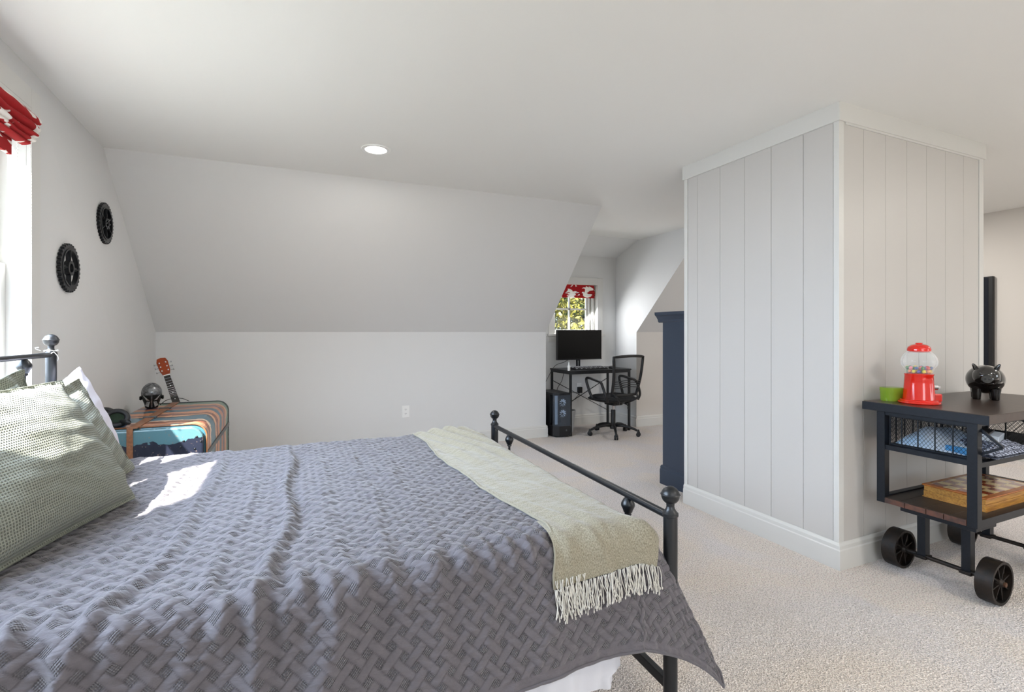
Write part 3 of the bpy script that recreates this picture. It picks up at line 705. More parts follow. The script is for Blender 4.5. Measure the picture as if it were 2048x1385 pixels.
pillow('pillow', (-.69, 2.13, .70), (-.80, 2.085, 1.125), (-.1, -.99, 0), .62, .11, 'green pillow at the back whose pointed corner rises behind the front one', PG, sage_m, seed=11, top_sag=.02)
pillow('pillow', (-.75, 1.86, .70), (-.865, 1.84, 1.098), (-.02, -.99, 0), .60, .10, 'white pillow at the back near the left edge under the window', PG, sheet_m, flange=.0, seed=13)

# ------------------------------------------------------------------ roman shades
def shade_mat():
    m = bpy.data.materials.new('shade_print'); m.use_nodes = True; t = NT(m); p = t.n['Principled BSDF']
    p.inputs['Roughness'].default_value = .85
    tc = t.add('ShaderNodeTexCoord'); mp = t.add('ShaderNodeMapping'); mp.inputs['Scale'].default_value = (1, 1, 1.8)
    n = t.add('ShaderNodeTexNoise'); n.inputs['Scale'].default_value = 9.0; n.inputs['Detail'].default_value = 1.5; n.inputs['Distortion'].default_value = .6
    t.link(tc.outputs['Object'], mp.inputs[0]); t.link(mp.outputs[0], n.inputs['Vector'])
    r = t.add('ShaderNodeMapRange'); r.inputs[1].default_value = .545; r.inputs[2].default_value = .56; t.link(n.outputs['Fac'], r.inputs[0])
    mx = t.add('ShaderNodeMix', data_type='RGBA'); mx.inputs[6].default_value = srgb(160, 12, 18); mx.inputs[7].default_value = srgb(240, 236, 230)
    t.link(r.outputs[0], mx.inputs[0]); t.link(mx.outputs[2], p.inputs['Base Color'])
    tl = t.add('ShaderNodeBsdfTranslucent'); t.link(mx.outputs[2], tl.inputs[0]); ms = t.add('ShaderNodeMixShader'); ms.inputs[0].default_value = .22
    t.link(p.outputs[0], ms.inputs[1]); t.link(tl.outputs[0], ms.inputs[2]); t.link(ms.outputs[0], t.n['Material Output'].inputs[0])
    return m
shade_m = shade_mat()
sh = thing('roman_shade', (XW, 2.2, 2.2), 'red and white printed roman shade bunched over the large window at left', 'window shade')
def fold(mb, zt, dep, ht, y0, y1, off=0):
    # a hanging loop of cloth, profile in (x, z), extruded along the window
    pr = []
    for i in range(17):
        q = i/16; a = math.pi*q
        pr.append((XW+.012+off+dep*math.sin(a)**.8*(.35+.65*q), zt-ht*q))
    pr += [(XW+.012+off+.004, zt-ht+.004)]
    ny = 40; vs = []
    for k in range(ny):
        y = y0+(y1-y0)*k/(ny-1); wv = .004*math.sin(y*23+zt*40)
        vs += [(x+wv*(x-XW)/.05, y-.25*max(0, (y-(y1-.1)))*(i/17), z+.004*math.sin(y*11+zt*9)) for i, (x, z) in enumerate(pr)]
    n = len(pr)
    mb.add(vs, [(k*n+i, k*n+i+1, (k+1)*n+i+1, (k+1)*n+i) for k in range(ny-1) for i in range(n-1)])
for k, (zt, dep, ht, y1) in enumerate(((2.245, .055, .085, 2.935), (2.195, .064, .065, 2.925), (2.155, .058, .055, 2.90), (2.125, .05, .045, 2.89), (2.10, .04, .035, 2.87))):
    mb = M(); fold(mb, zt, dep, ht, .86, y1); mb.build('fold', shade_m, sh, smooth=True, fix=False, sharp=0)
M().box(XW-.01, XW+.004, .88, 2.78, 2.0, 2.10).build('bottom_flap', shade_m, sh)
M().box(XW-.03, XW+.02, .875, 2.912, 2.235, 2.256).build('head_rail', trim_m, sh, bevel=.002)
ch = M(); path = []
for i in range(46): path.append((XW+.03, 2.868+.012*math.sin(i/45*2), 2.15-i*.0145))
for i in range(14): a = math.pi*i/13*.95; path.append((XW+.028-.02*i/13, 2.865+.018-.055*(1-math.cos(a))*.5-.0, 1.497-.035*math.sin(a)))
for i in range(45): path.append((XW+.004, 2.822+.004*math.sin(i*.2), 1.50+i*.0145))
for p in path: ch.lathe([(.0003, -.0035), (.0028, -.0018), (.0028, .0018), (.0003, .0035)], p, 6)
ch.tube(path, .0008, 4)
tag(ch.build('bead_chain', white_m, sh, smooth=True), kind='stuff')
sh2 = thing('roman_shade', (3.45, YD, 1.8), 'small red shade with white figures in the dormer window over the desk', 'window shade')
for z0, z1, yy in ((1.80, 1.882, YD+.02), (1.765, 1.81, YD+.008), (1.735, 1.775, YD+.012), (1.705, 1.745, YD+.02)):
    nx = 30; v = []
    for k in range(nx):
        x = DX0+.01+(DX1-.03-DX0-.01)*k/(nx-1)
        v += [(x, yy+.006, z1), (x, yy-.004+.002*math.sin(x*40), (z0+z1)/2), (x, yy-.01, z0+.006), (x, yy-.002, z0), (x, yy+.008, z0+.008)]
    M().add(v, [(k*5+i, k*5+i+1, k*5+5+i+1, k*5+5+i) for k in range(nx-1) for i in range(4)]).build('fold', shade_m, sh2, smooth=True, fix=False, sharp=0)

# ------------------------------------------------------------------ gear wall ornaments
def gear(loc, rad, teeth, spokes, label, disc=False, hub=.3):
    t = thing('gear_ornament', loc, label, 'wall ornament', 'gear ornaments on the left wall'); x0, y0, z0 = loc
    def circ(r, n, ph=0): return [(r*math.cos(2*math.pi*i/n+ph), r*math.sin(2*math.pi*i/n+ph)) for i in range(n)]
    out = []; N = teeth*6
    for i in range(N):
        a = 2*math.pi*i/N; k = i % 6; r = rad if k in (1, 2, 3) else rad*.93; out.append((r*math.cos(a), r*math.sin(a)))
    f = lambda d: (lambda a, b: (x0+d, y0+a, z0+b))
    M().ring(out, circ(rad*.78, N), f(.004), f(.020)).build('toothed_rim', gear_m, t, bevel=.0012)
    M().ring(circ(rad*.80, 72), circ(rad*.73, 72), f(.0), f(.023)).build('inner_rim', gear_m, t, smooth=True)
    for k in range(spokes):
        a = 2*math.pi*k/spokes+math.pi/2; c, s = math.cos(a), math.sin(a)
        M().bar((x0+.010, y0+c*rad*hub*.8, z0+s*rad*hub*.8), (x0+.010, y0+c*rad*.76, z0+s*rad*.76), .014 if disc else .02, .012, up=(1, 0, 0)).bar((x0+.017, y0+c*rad*hub*.8, z0+s*rad*hub*.8), (x0+.017, y0+c*rad*.76, z0+s*rad*.76), .006, .008, up=(1, 0, 0)).build('spoke', gear_m, t)
    M().ring(circ(rad*hub, 40), circ(rad*hub*.62, 40), f(.0), f(.024)).build('hub', gear_m, t, smooth=True)
    if disc:
        M().lathe([(.0005, 0), (rad*.75, 0), (rad*.75, .006), (.0005, .006)], loc, 48, axis=(1, 0, 0)).build('back_disc', gear_m, t)
        for k in range(6):
            a = 2*math.pi*k/6; M().cyl((x0+.02, y0+rad*.22*math.cos(a), z0+rad*.22*math.sin(a)), (x0+.030, y0+rad*.22*math.cos(a), z0+rad*.22*math.sin(a)), .005, n=8).build('bolt', chrome_m, t)
    for k in range(teeth):
        a = 2*math.pi*(k+.35)/teeth
    return t
gear((XW-.002, 3.345, 1.585), .130, 32, 4, 'larger black gear ornament with four spokes, nearer the window')
gear((XW-.018, 3.955, 1.943), .132, 34, 6, 'black gear ornament with six spokes, higher up near the sloped ceiling', disc=True, hub=.27)

# ------------------------------------------------------------------ trunk beside the bed
def trunk_mat(front=False):
    m = bpy.data.materials.new('trunk_front' if front else 'trunk_stripes'); m.use_nodes = True; t = NT(m); p = t.n['Principled BSDF']
    p.inputs['Roughness'].default_value = .38; p.inputs['Coat Weight'].default_value = .3
    tc = t.add('ShaderNodeTexCoord'); sep = t.add('ShaderNodeSeparateXYZ'); n = t.add('ShaderNodeTexNoise'); n.inputs['Scale'].default_value = 7; n.inputs['Detail'].default_value = 3
    t.link(tc.outputs['Object'], n.inputs['Vector']); t.link(tc.outputs['Object'], sep.inputs[0])
    a = t.add('ShaderNodeMath', operation='MULTIPLY_ADD'); a.inputs[1].default_value = .16; t.link(n.outputs['Fac'], a.inputs[0]); t.link(sep.outputs[2 if front else 1], a.inputs[2])
    r = t.add('ShaderNodeMapRange')
    if front: r.inputs[1].default_value = 0.08; r.inputs[2].default_value = .78
    else: r.inputs[1].default_value = .08; r.inputs[2].default_value = 1.23
    t.link(a.outputs[0], r.inputs[0])
    cr = t.add('ShaderNodeValToRGB'); cr.color_ramp.interpolation = 'CONSTANT'; t.link(r.outputs[0], cr.inputs[0])
    e = cr.color_ramp.elements
    if front: st = [(0, (24, 28, 42)), (.22, (70, 46, 46)), (.27, (24, 28, 42)), (.86, (74, 110, 116)), (.985, (140, 160, 156))]
    else: st = [(0, (58, 108, 122)), (.075, (190, 130, 96)), (.12, (120, 66, 42)), (.17, (222, 190, 160)), (.20, (60, 100, 116)), (.32, (40, 56, 66)), (.35, (206, 150, 110)), (.39, (118, 62, 44)), (.45, (196, 130, 88)), (.52, (52, 92, 108)), (.62, (170, 104, 70)), (.68, (78, 66, 84)), (.74, (150, 88, 58)), (.80, (200, 140, 100)), (.84, (104, 128, 112)), (.97, (64, 84, 70))]
    while len(e) < len(st): e.new(.5)
    for q, (pos, c) in zip(e, st): q.position = pos
    for q, (pos, c) in zip(cr.color_ramp.elements, st): q.position = pos; q.color = srgb(*c)
    n2 = t.add('ShaderNodeTexNoise'); n2.inputs['Scale'].default_value = 60; n2.inputs['Detail'].default_value = 6; t.link(tc.outputs['Object'], n2.inputs['Vector'])
    r2 = t.add('ShaderNodeMapRange'); r2.inputs[1].default_value = .62; r2.inputs[2].default_value = .68; t.link(n2.outputs['Fac'], r2.inputs[0])
    mx = t.add('ShaderNodeMix', data_type='RGBA'); mx.inputs[7].default_value = srgb(122, 104, 92); t.link(cr.outputs[0], mx.inputs[6]); t.link(r2.outputs[0], mx.inputs[0]); t.link(mx.outputs[2], p.inputs['Base Color'])
    b = t.add('ShaderNodeBump'); b.inputs['Strength'].default_value = .3; b.inputs['Distance'].default_value = .003; t.link(n2.outputs['Fac'], b.inputs['Height']); t.link(b.outputs[0], p.inputs['Normal'])
    return m
TX0, TX1, TY0, TY1, TZ = -1.03, -.475, 3.40, 4.52, .70
tr = thing('trunk', (TX0, TY0, 0), 'old travel trunk with painted wavy stripes beside the bed', 'trunk')
ts, tf = trunk_mat(), trunk_mat(True)
rr = .075
prof = [(TX0, .02), (TX1, .02), (TX1, TZ-rr)]+[(TX1-rr+rr*math.cos(a), TZ-rr+rr*math.sin(a)) for a in np.linspace(.15, math.pi/2, 8)]+[(TX0+.03, TZ), (TX0, TZ-.03)]
M().prism(prof, lambda x, z: (x, TY0+.03, z), lambda x, z: (x, TY1, z)).build('trunk_body', ts, tr, bevel=.012)
pf = [(x*1.0+(.012 if x > -.7 else -.004)*-1, z-.010) for x, z in prof]
M().prism([(x, z) for x, z in pf], lambda x, z: (x, TY0, z), lambda x, z: (x, TY0+.032, z)).build('end_panel', tf, tr, bevel=.01)
# rim mouldings around both ends
for yy in (TY0+.028, TY1-.03):
    M().tube([(x+.002, yy, z+.002) for x, z in prof[1:-1]], .005, 6).build('edge_binding', leather_m if yy < 4 else strap_g, tr, smooth=True, sharp=0)
M().box(-.855, -.805, TY0-.004, TY1+.003, TZ, TZ+.006).box(-.855, -.825, TY0-.006, TY0-.001, .03, TZ).build('wooden_slat', leather_m, tr, bevel=.002)
M().box(TX1, TX1+.006, TY0+.03, TY1, .50, .53).build('side_strap', strap_g, tr, bevel=.002)
for yy in (3.78, 4.18): M().box(-.865, -.795, yy-.014, yy+.018, TZ+.001, TZ+.012).build('buckle', strap_g, tr, bevel=.003)
for zz, xx in ((.63, -.52), (.60, -.50), (.56, -.53), (.575, -.60), (.61, -.585)):
    M().lathe([(.006, -.002), (.006, .001), (.001, .003)], (xx, TY0-.001, zz), 8, axis=(0, -1, 0)).build('stud', gear_m, tr)
M().box(TX1-.03, TX1+.008, TY0+.0, TY0+.05, .30, .45).build('corner_plate', gear_m, tr, bevel=.002)

# helmet ornament
hl = thing('helmet_ornament', (-.93, 4.28, TZ), 'small mottled silver helmet ornament standing on the trunk', 'ornament')
hm_m = mat('mottled_silver', (60, 62, 64), .3, .85, nscale=55, nstr=.25, col2=(150, 152, 155), cscale=60)
hd_m = mat('dark_pewter', (34, 38, 38), .35, .7, nscale=40, nstr=.1)
pale_m = mat('pale_steel', (176, 180, 180), .3, .5, nscale=30, nstr=.05)  # paler steel tone for the eye and cheek plates
hx, hy = -.93, 4.28; view = Vector((.93, -4.28, 0)).normalized(); sd = Vector((-view.y, view.x, 0))   # faces the room
pr = [(.0005, .182)]+[(.062*math.sin(a), .108+.074*math.cos(a)) for a in np.linspace(.15, math.pi*.55, 12)]
M().lathe(pr, (hx, hy, TZ), 28).build('dome', hm_m, hl, smooth=True)
M().lathe([(.026, 0), (.038, .006), (.043, .03), (.053, .060), (.0615, .096), (.0605, .112)], (hx, hy, TZ), 28).build('face', hd_m, hl, smooth=True)
def hp(s_, z_, o_=.0): # point on the face of the helmet
    r_ = np.interp(z_, [0, .03, .06, .096, .12, .16], [.039, .044, .054, .0625, .0635, .048])
    return Vector((hx, hy, TZ+z_))+sd*s_+view*(max(r_**2-s_**2, 1e-6)**.5+o_)
for sg in (-1, 1):
    M().add([hp(sg*.012, .060, .003), hp(sg*.030, .062, .003), hp(sg*.052, .098, .003), hp(sg*.044, .094, .003), hp(sg*.026, .074, .004)], [(0, 1, 2, 3, 4)]).build('eye_slot', pale_m, hl, fix=False)
    M().add([hp(sg*.010, .052, .003), hp(sg*.028, .054, .003), hp(sg*.038, .022, .003), hp(sg*.018, .012, .003)], [(0, 1, 2, 3)]).build('cheek_plate', pale_m, hl, fix=False)
    c0 = Vector((hx, hy, TZ+.075))+sd*(sg*.063); M().lathe([(.011, -.008), (.016, 0), (.012, .008)], c0, 14, axis=tuple(sd*sg)).build('ear_disc', hd_m, hl, smooth=True)
M().bar(hp(0, .012, .004), hp(0, .115, .004), .010, .008).build('nose_guard', hm_m, hl)

# headphones
hpn = thing('headphones', (-.93, 3.55, TZ), 'dark over ear headphones lying on the trunk beside the pillows', 'headphones')
blue_m = mat('blue_rim', (74, 100, 134), .35, nscale=30, nstr=.02); grn_m = mat('green_mesh', (30, 52, 30), .7, nscale=90, nstr=.2)
for (x, y, ax, rad) in ((-1.005, 3.58, (.35, -.85, .45), .062), (-.925, 3.49, (.25, -.85, .5), .062)):
    c0 = Vector((x, y, TZ+.052)); A = Vector(ax).normalized(); u, v, d = frame(A)
    def ringp(r, o): return [c0+A*o+(u*math.cos(2*math.pi*i/32)+v*math.sin(2*math.pi*i/32)*.9)*r for i in range(32)]
    M().tube(ringp(rad*.78, .0), rad*.24, 12, closed=True).build('ear_cushion', rubber_m, hpn, smooth=True, sharp=0)
    cup = M(); cup.tube(ringp(rad*.93, -.014), rad*.14, 8, closed=True).build('ear_cup_rim', blue_m, hpn, smooth=True, sharp=0)
    M().lathe([(.0005, -.022), (rad*.75, -.024), (rad*.92, -.016), (rad*.9, -.002)], c0, 28, axis=ax).build('ear_cup', rubber_m, hpn, smooth=True)
    M().lathe([(.0005, .004), (rad*.58, .004)], c0, 24, axis=ax).build('speaker_cloth', grn_m, hpn)
band_p = [(-.985+.075*i/14+.10*math.sin(math.pi*i/14)*.9-.0, 3.62-.20*math.sin(math.pi*i/14)*.75-.08*i/14, TZ+.022+.012*math.sin(math.pi*i/14)) for i in range(15)]
M().tube(band_p, .014, 10).build('headband', rubber_m, hpn, smooth=True, sharp=0)

# guitar leaning in the corner behind the trunk
gt = thing('guitar', (-.80, 4.78, 0), 'acoustic guitar with orange headstock leaning in the corner behind the trunk', 'guitar')
n0, n1 = Vector((-.950, 4.84, .893)), Vector((-.835, 4.70, .60))
ax = (n1-n0).normalized(); fr_ = Vector((.17, -.93, .3)); sdv = ax.cross(fr_).normalized()
if sdv.x < 0: sdv = -sdv
nr = sdv.cross(ax).normalized()
if nr.y > 0: nr = -nr
def G(al, s, o=0): return n0+ax*al+sdv*s+nr*o
M().add([G(0, -.0215), G(0, .0215), G(.34, .027), G(.34, -.027), G(0, -.0215, -.022), G(0, .0215, -.022), G(.34, .027, -.024), G(.34, -.027, -.024)], [(0, 1, 2, 3), (7, 6, 5, 4), (0, 3, 7, 4), (1, 5, 6, 2), (0, 4, 5, 1), (3, 2, 6, 7)]).build('neck', neck_m, gt, bevel=.002)
hd = [(0, -.022), (0, .022), (-.045, .036), (-.125, .040), (-.158, .030), (-.165, 0), (-.158, -.030), (-.125, -.040), (-.045, -.036)]
M().prism(hd, lambda a, s: G(a, s, -.001), lambda a, s: G(a, s, -.017)).build('headstock', head_m, gt, bevel=.002)
M().add([G(-.004, -.0225, .004), G(-.004, .0225, .004), G(.004, .0225, .004), G(.004, -.0225, .004), G(-.004, -.0225, -.004), G(-.004, .0225, -.004), G(.004, .0225, -.004), G(.004, -.0225, -.004)], [(0, 1, 2, 3), (4, 7, 6, 5), (0, 4, 5, 1), (2, 6, 7, 3), (1, 5, 6, 2), (0, 3, 7, 4)]).build('nut', white_m, gt)
for k in range(3):
    for sg in (-1, 1):
        q = G(-.042-.036*k, sg*.022); M().cyl(q, q+nr*.010, .005, n=10).build('tuning_peg', white_m, gt)
        q2 = G(-.042-.036*k, sg*.038, -.009); M().cyl(q2, q2+sdv*sg*.016, .003, n=8).lathe([(.0005, 0), (.008, .003), (.008, .010), (.0005, .012)], q2+sdv*sg*.014, 8, axis=tuple(sdv*sg)).build('tuning_knob', chrome_m, gt)
for k in range(11): a = .03+.275*(1-.5**(k/7)); M().bar(G(a, -.024, .0012), G(a, .024, .0012), .002, .002).build('fret', chrome_m, gt)
for a in (.10, .165, .22): M().cyl(G(a, 0, .0), G(a, 0, .0012), .0035, n=10).build('fret_dot', white_m, gt)
bod = [(.34+.0, .05), (.37, .11), (.42, .125), (.48, .105), (.52, .10), (.60, .145), (.66, .155), (.72, .13), (.755, .07), (.762, 0)]
bod = [(a, s) for a, s in bod]+[(a, -s) for a, s in bod[::-1][1:]]
sc_ = lambda a: .34+(a-.34)*.84
M().prism([(sc_(a), s*.85) for a, s in bod], lambda a, s: G(a, s, .004), lambda a, s: G(a, s, -.07)).build('guitar_body', head_m, gt, bevel=.004)
# cable behind the helmet
tag(M().tube([(-.905, 4.40, TZ+.006), (-.88, 4.44, TZ+.03), (-.83, 4.47, TZ+.045), (-.78, 4.49, TZ+.035), (-.74, 4.50, TZ+.012)], .0025, 6).build('cable', rubber_m, smooth=True, sharp=0), 'thin black cable curling behind the helmet on the trunk', 'cable')

# wall outlet
ot = thing('wall_outlet', (1.083, 5.2172, .406), 'white duplex power outlet on the low back wall', 'outlet')
ox, oz = 1.083, .406; oy = 5.2172
M().box(ox-.038, ox+.038, oy-.006, oy, oz-.062, oz+.062).build('cover_plate', white_m, ot, bevel=.002)
for dz in (-.022, .022):
    M().lathe([(.017, 0), (.0165, .003), (.0005, .003)], (ox, oy-.006, oz+dz), 18, axis=(0, -1, 0)).build('socket', white_m, ot)
    M().box(ox-.009, ox-.006, oy-.0098, oy-.009, oz+dz-.002, oz+dz+.008).box(ox+.005, ox+.008, oy-.0098, oy-.009, oz+dz-.002, oz+dz+.007).box(ox-.002, ox+.002, oy-.0098, oy-.009, oz+dz-.011, oz+dz-.007).build('slot', rubber_m, ot)

# ------------------------------------------------------------------ navy chest behind the closet
dr = thing('tall_dresser', (2.775, 2.80, 0), 'tall navy blue dresser tucked behind the white panelled closet', 'dresser')
D0, D1, DE0, DE1, DH = 2.775, 3.62, 2.80, 3.205, 1.408
M().box(D0, D1, DE0, DE1, .0, DH-.03).build('carcass', navy_m, dr, bevel=.003)
M().prism([(D0-.016, 0), (D0-.016, .115), (D0-.010, .125), (D0-.010, .14), (D0, .15), (D1, .15), (D1+.016, .12), (D1+.016, 0)], lambda x, z: (x, DE0, z), lambda x, z: (x, DE1+.016, z)).build('plinth', navy_m, dr)
M().prism([(D0-.001, DH-.085), (D0-.010, DH-.075), (D0-.012, DH-.062), (D0-.030, DH-.035), (D0-.044, DH-.024), (D0-.046, DH), (D1+.046, DH), (D1+.046, DH-.024), (D1+.001, DH-.085)], lambda x, z: (x, DE0, z), lambda x, z: (x, DE1+.045, z)).build('cornice', navy_m, dr)
for k in range(4):
    z0 = .19+k*.28
    d_ = M().box(D0+.04, D1-.04, DE1+.001, DE1+.018, z0, z0+.25).build('drawer', navy_m, dr, bevel=.003)
    for xx in (D0+.2, D1-.2): M().lathe([(.006, 0), (.006, .012), (.014, .018), (.012, .026), (.0005, .028)], (xx, DE1+.018, z0+.125), 14, axis=(0, 1, 0)).build('knob', chrome_m, d_, smooth=True)

# television on the far end wall
tvx = 6.419
tv = thing('television', (tvx, 3.5, 1.26), 'large black flat television on the beige end wall behind the closet', 'television')
M().box(tvx-.045, tvx-.004, 2.553, 4.45, .72, 1.804).build('tv_body', rubber_m, tv, bevel=.003)
M().box(tvx-.047, tvx-.044, 2.585, 4.42, .735, 1.792).build('screen', tv_m, tv)

# ------------------------------------------------------------------ desk in the dormer
K0, K1, KY0, KY1, KH = 3.02, 3.90, 5.10, 5.59, .782
dk = thing('desk', (3.46, 5.35, 0), 'black metal framed desk under the dormer window', 'desk')
M().box(K0-.01, K1+.01, KY0-.008, KY1, KH-.018, KH).build('desktop', gloss_m if False else black_m, dk, bevel=.002)
for x in (K0+.012, K1-.012):
    for y in (KY0+.012, KY1-.014): M().box(x-.0125, x+.0125, y-.0125, y+.0125, 0, KH-.018).build('leg', black_m, dk, bevel=.001)
M().box(K0, K1, KY0, KY0+.022, KH-.045, KH-.018).box(K0, K1, KY1-.024, KY1, KH-.045, KH-.018).box(K0, K0+.024, KY0, KY1, KH-.045, KH-.018).box(K1-.024, K1, KY0, KY1, KH-.045, KH-.018).build('apron_rail', black_m, dk)
M().bar((K0+.03, KY1-.014, .20), (K1-.03, KY1-.014, .62), .008, .008).build('brace', black_m, dk); M().bar((K0+.03, KY1-.014, .62), (K1-.03, KY1-.014, .20), .008, .008).build('brace', black_m, dk)
# monitor
mo = thing('monitor', (3.36, 5.40, KH), 'black computer monitor on the dormer desk', 'monitor')
def mp_(a, b, c):   # a along width, b depth, c height
    return (3.345+a*.99-b*.06, 5.405+b+a*.02, c)
mb = M()
for nm, a0, a1, b0, b1, c0, c1, mt_ in (('monitor_shell', -.335, .335, 0, .035, .893, 1.273, rubber_m), ('screen', -.328, .328, -.002, .001, .906, 1.266, screen_m), ('bezel', -.335, .335, -.003, .0, .893, .904, black_m)):
    v = [mp_(a, b, c) for c in (c0, c1) for b in (b0, b1) for a in (a0, a1)]
    M().add(v, [(0, 2, 3, 1), (4, 5, 7, 6), (0, 1, 5, 4), (2, 6, 7, 3), (0, 4, 6, 2), (1, 3, 7, 5)]).build(nm, mt_, mo)
M().box(3.315, 3.330, 5.43, 5.455, KH+.01, .98).box(3.350, 3.365, 5.43, 5.455, KH+.01, .98).box(3.315, 3.365, 5.435, 5.455, .88, .98).build('stand', black_m, mo)
M().box(3.24, 3.44, 5.36, 5.50, KH+.0, KH+.012).build('stand_base', black_m, mo, bevel=.004)
# keyboard with keys
kb = thing('keyboard', (3.38, 5.23, KH), 'black keyboard with pale keys on the dormer desk', 'keyboard')
M().prism([(5.16, KH), (5.32, KH), (5.32, KH+.028), (5.16, KH+.014)], lambda y, z: (3.14, y, z), lambda y, z: (3.60, y, z)).build('keyboard_body', rubber_m, kb, bevel=.002)
key_m = mat('key_caps', (170, 172, 176), .5, nscale=90, nstr=.02)
k_ = M()
for r_ in range(5):
    for c_ in range(20):
        x = 3.152+c_*.0222; y = 5.172+r_*.028; z = KH+.016+.0025*r_
        k_.box(x, x+.018, y, y+.021, z-.003, z+.006+(.004 if r_ == 4 else 0), 1 if (r_ == 4 or (r_+c_) % 3 == 0) else 0)
k_.build('keys', [rubber_m, key_m], kb)
ms = thing('mouse', (3.70, 5.22, KH), 'black mouse on the desk, seen past the chair mesh', 'mouse')
M().lathe([(.030, 0), (.033, .010), (.030, .022), (.020, .032), (.0005, .037)], (3.70, 5.22, KH), 20, sy=1.6).build('mouse_shell', rubber_m, ms, smooth=True)
M().lathe([(.0005, -.004), (.006, -.004), (.006, .004), (.0005, .004)], (3.70, 5.19, KH+.032), 10, axis=(1, 0, 0)).build('scroll_wheel', black_m, ms)
bt = thing('bottle', (2.995+.02, 5.125, KH), 'small white nozzle bottle at the front left corner of the desk', 'bottle')
M().lathe([(.015, 0), (.017, .004), (.017, .052), (.013, .062), (.008, .066)], (3.02, 5.13, KH), 18).build('bottle_body', white_m, bt, smooth=True)
M().lathe([(.008, .066), (.0085, .074), (.0035, .100), (.0012, .112)], (3.02, 5.13, KH), 12).build('nozzle', white_m, bt, smooth=True)

# computer tower
tw = thing('computer_tower', (2.93, 5.25, 0), 'black computer tower with glass front and white glowing fans', 'computer')
TW = [(2.800, 5.13), (2.856, 5.070), (3.002, 5.060), (3.014, 5.075), (3.014, 5.50), (2.800, 5.50)]
M().prism(TW, lambda x, y: (x, y, .018), lambda x, y: (x, y, .135)).build('case_base', rubber_m, tw)
M().prism(TW, lambda x, y: (x, y, .500), lambda x, y: (x, y, .522)).build('case_top', black_m, tw)
M().prism([(2.825, 5.2), (2.85, 5.12), (3.0, 5.12), (3.0, 5.48), (2.825, 5.48)], lambda x, y: (x, y, .0), lambda x, y: (x, y, .018)).build('feet', rubber_m, tw)
M().box(2.804, 3.012, 5.30, 5.498, .135, .50).build('inner_chassis', mat('dark_interior', (34, 38, 44), .5, nscale=30, nstr=.1), tw)
M().box(3.006, 3.014, 5.075, 5.30, .135, .50).box(2.800, 2.805, 5.20, 5.30, .135, .50).build('side_panel', rubber_m, tw)
M().add([(2.856, 5.070, .135), (3.002, 5.060, .135), (3.002, 5.060, .50), (2.856, 5.070, .50)], [(0, 1, 2, 3)]).build('glass_front', tower_glass, tw, fix=False)
M().add([(2.800, 5.13, .135), (2.856, 5.070, .135), (2.856, 5.070, .50), (2.800, 5.13, .50)], [(0, 1, 2, 3)]).build('glass_corner', tower_glass, tw, fix=False)
for x, z, y in ((2.945, .40, 5.14), (2.945, .27, 5.14)):
    fm = M().ring([(.055*math.cos(a), .055*math.sin(a)) for a in np.linspace(0, 2*math.pi, 25)[:-1]], [(.047*math.cos(a), .047*math.sin(a)) for a in np.linspace(0, 2*math.pi, 25)[:-1]], lambda a, b: (x+a, y, z+b), lambda a, b: (x+a, y+.02, z+b))
    fo = fm.build('fan', rubber_m, tw)
    bl = M()
    for k in range(9):
        a = 2*math.pi*k/9; b = a+.45
        bl.add([(x+.012*math.cos(a), y+.004, z+.012*math.sin(a)), (x+.044*math.cos(b), y+.002, z+.044*math.sin(b)), (x+.044*math.cos(b+.35), y+.012, z+.044*math.sin(b+.35)), (x+.012*math.cos(a+.5), y+.012, z+.012*math.sin(a+.5))], [(0, 1, 2, 3)])
    bl.build('fan_blades', fan_m, fo, fix=False)
M().lathe([(.0005, 0), (.012, 0), (.012, .002), (.0005, .003)], (2.950, 5.0655, .085), 18, axis=(0, -1, 0)).build('power_button', strap_g, tw)
M().box(2.83, 2.86, 5.12, 5.135, .15, .49).build('led_strip', emit_mat('led_glow', (.6, .8, 1, 1), .35), tw)
# waste basket
wb = thing('waste_basket', (3.13, 5.36, 0), 'small pale grey waste basket under the desk behind the computer tower', 'basket')
M().lathe([(.0005, .004), (.075, .004), (.08, 0), (.108, .252), (.114, .258), (.112, .264), (.104, .258), (.078, .010), (.0005, .010)], (3.13, 5.37, 0), 28).build('bin_wall', cup_m, wb, smooth=True)
M().ring([(.112*math.cos(a), .112*math.sin(a)) for a in np.linspace(0, 6.283, 29)[:-1]], [(.104*math.cos(a), .104*math.sin(a)) for a in np.linspace(0, 6.283, 29)[:-1]], lambda a, b: (3.13+a, 5.37+b, .262), lambda a, b: (3.13+a, 5.37+b, .268)).build('rim', cup_m, wb)
# plug adapter and cables behind the desk
ap = thing('power_adapter', (3.50, 5.66, .47), 'black power adapter plugged into the dormer wall below the desk', 'adapter')
M().box(3.47, 3.53, 5.640, 5.682, .43, .51).build('adapter_body', rubber_m, ap, bevel=.004)
M().box(3.463, 3.537, 5.6785, 5.684, .38, .56).build('cover_plate', white_m, ap, bevel=.001)
def cable(pts, label, r=.0035):
    P = [Vector(p) for p in pts]; out = []
    for i in range(len(P)-1):
        p0, p1, p2, p3 = P[max(i-1, 0)], P[i], P[i+1], P[min(i+2, len(P)-1)]
        for k in range(8):
            t = k/8; out.append(.5*((2*p1)+(p2-p0)*t+(2*p0-5*p1+4*p2-p3)*t*t+(3*p1-p0-3*p2+p3)*t**3))
    out.append(P[-1]); return tag(M().tube(out, r, 6).build('cable', rubber_m, smooth=True, sharp=0), label, 'cable')
cable([(3.34, 5.47, .95), (3.18, 5.52, .86), (3.08, 5.60, .80), (2.96, 5.62, .60), (2.86, 5.60, .50)], 'black cable drooping from the monitor down the wall side of the desk')
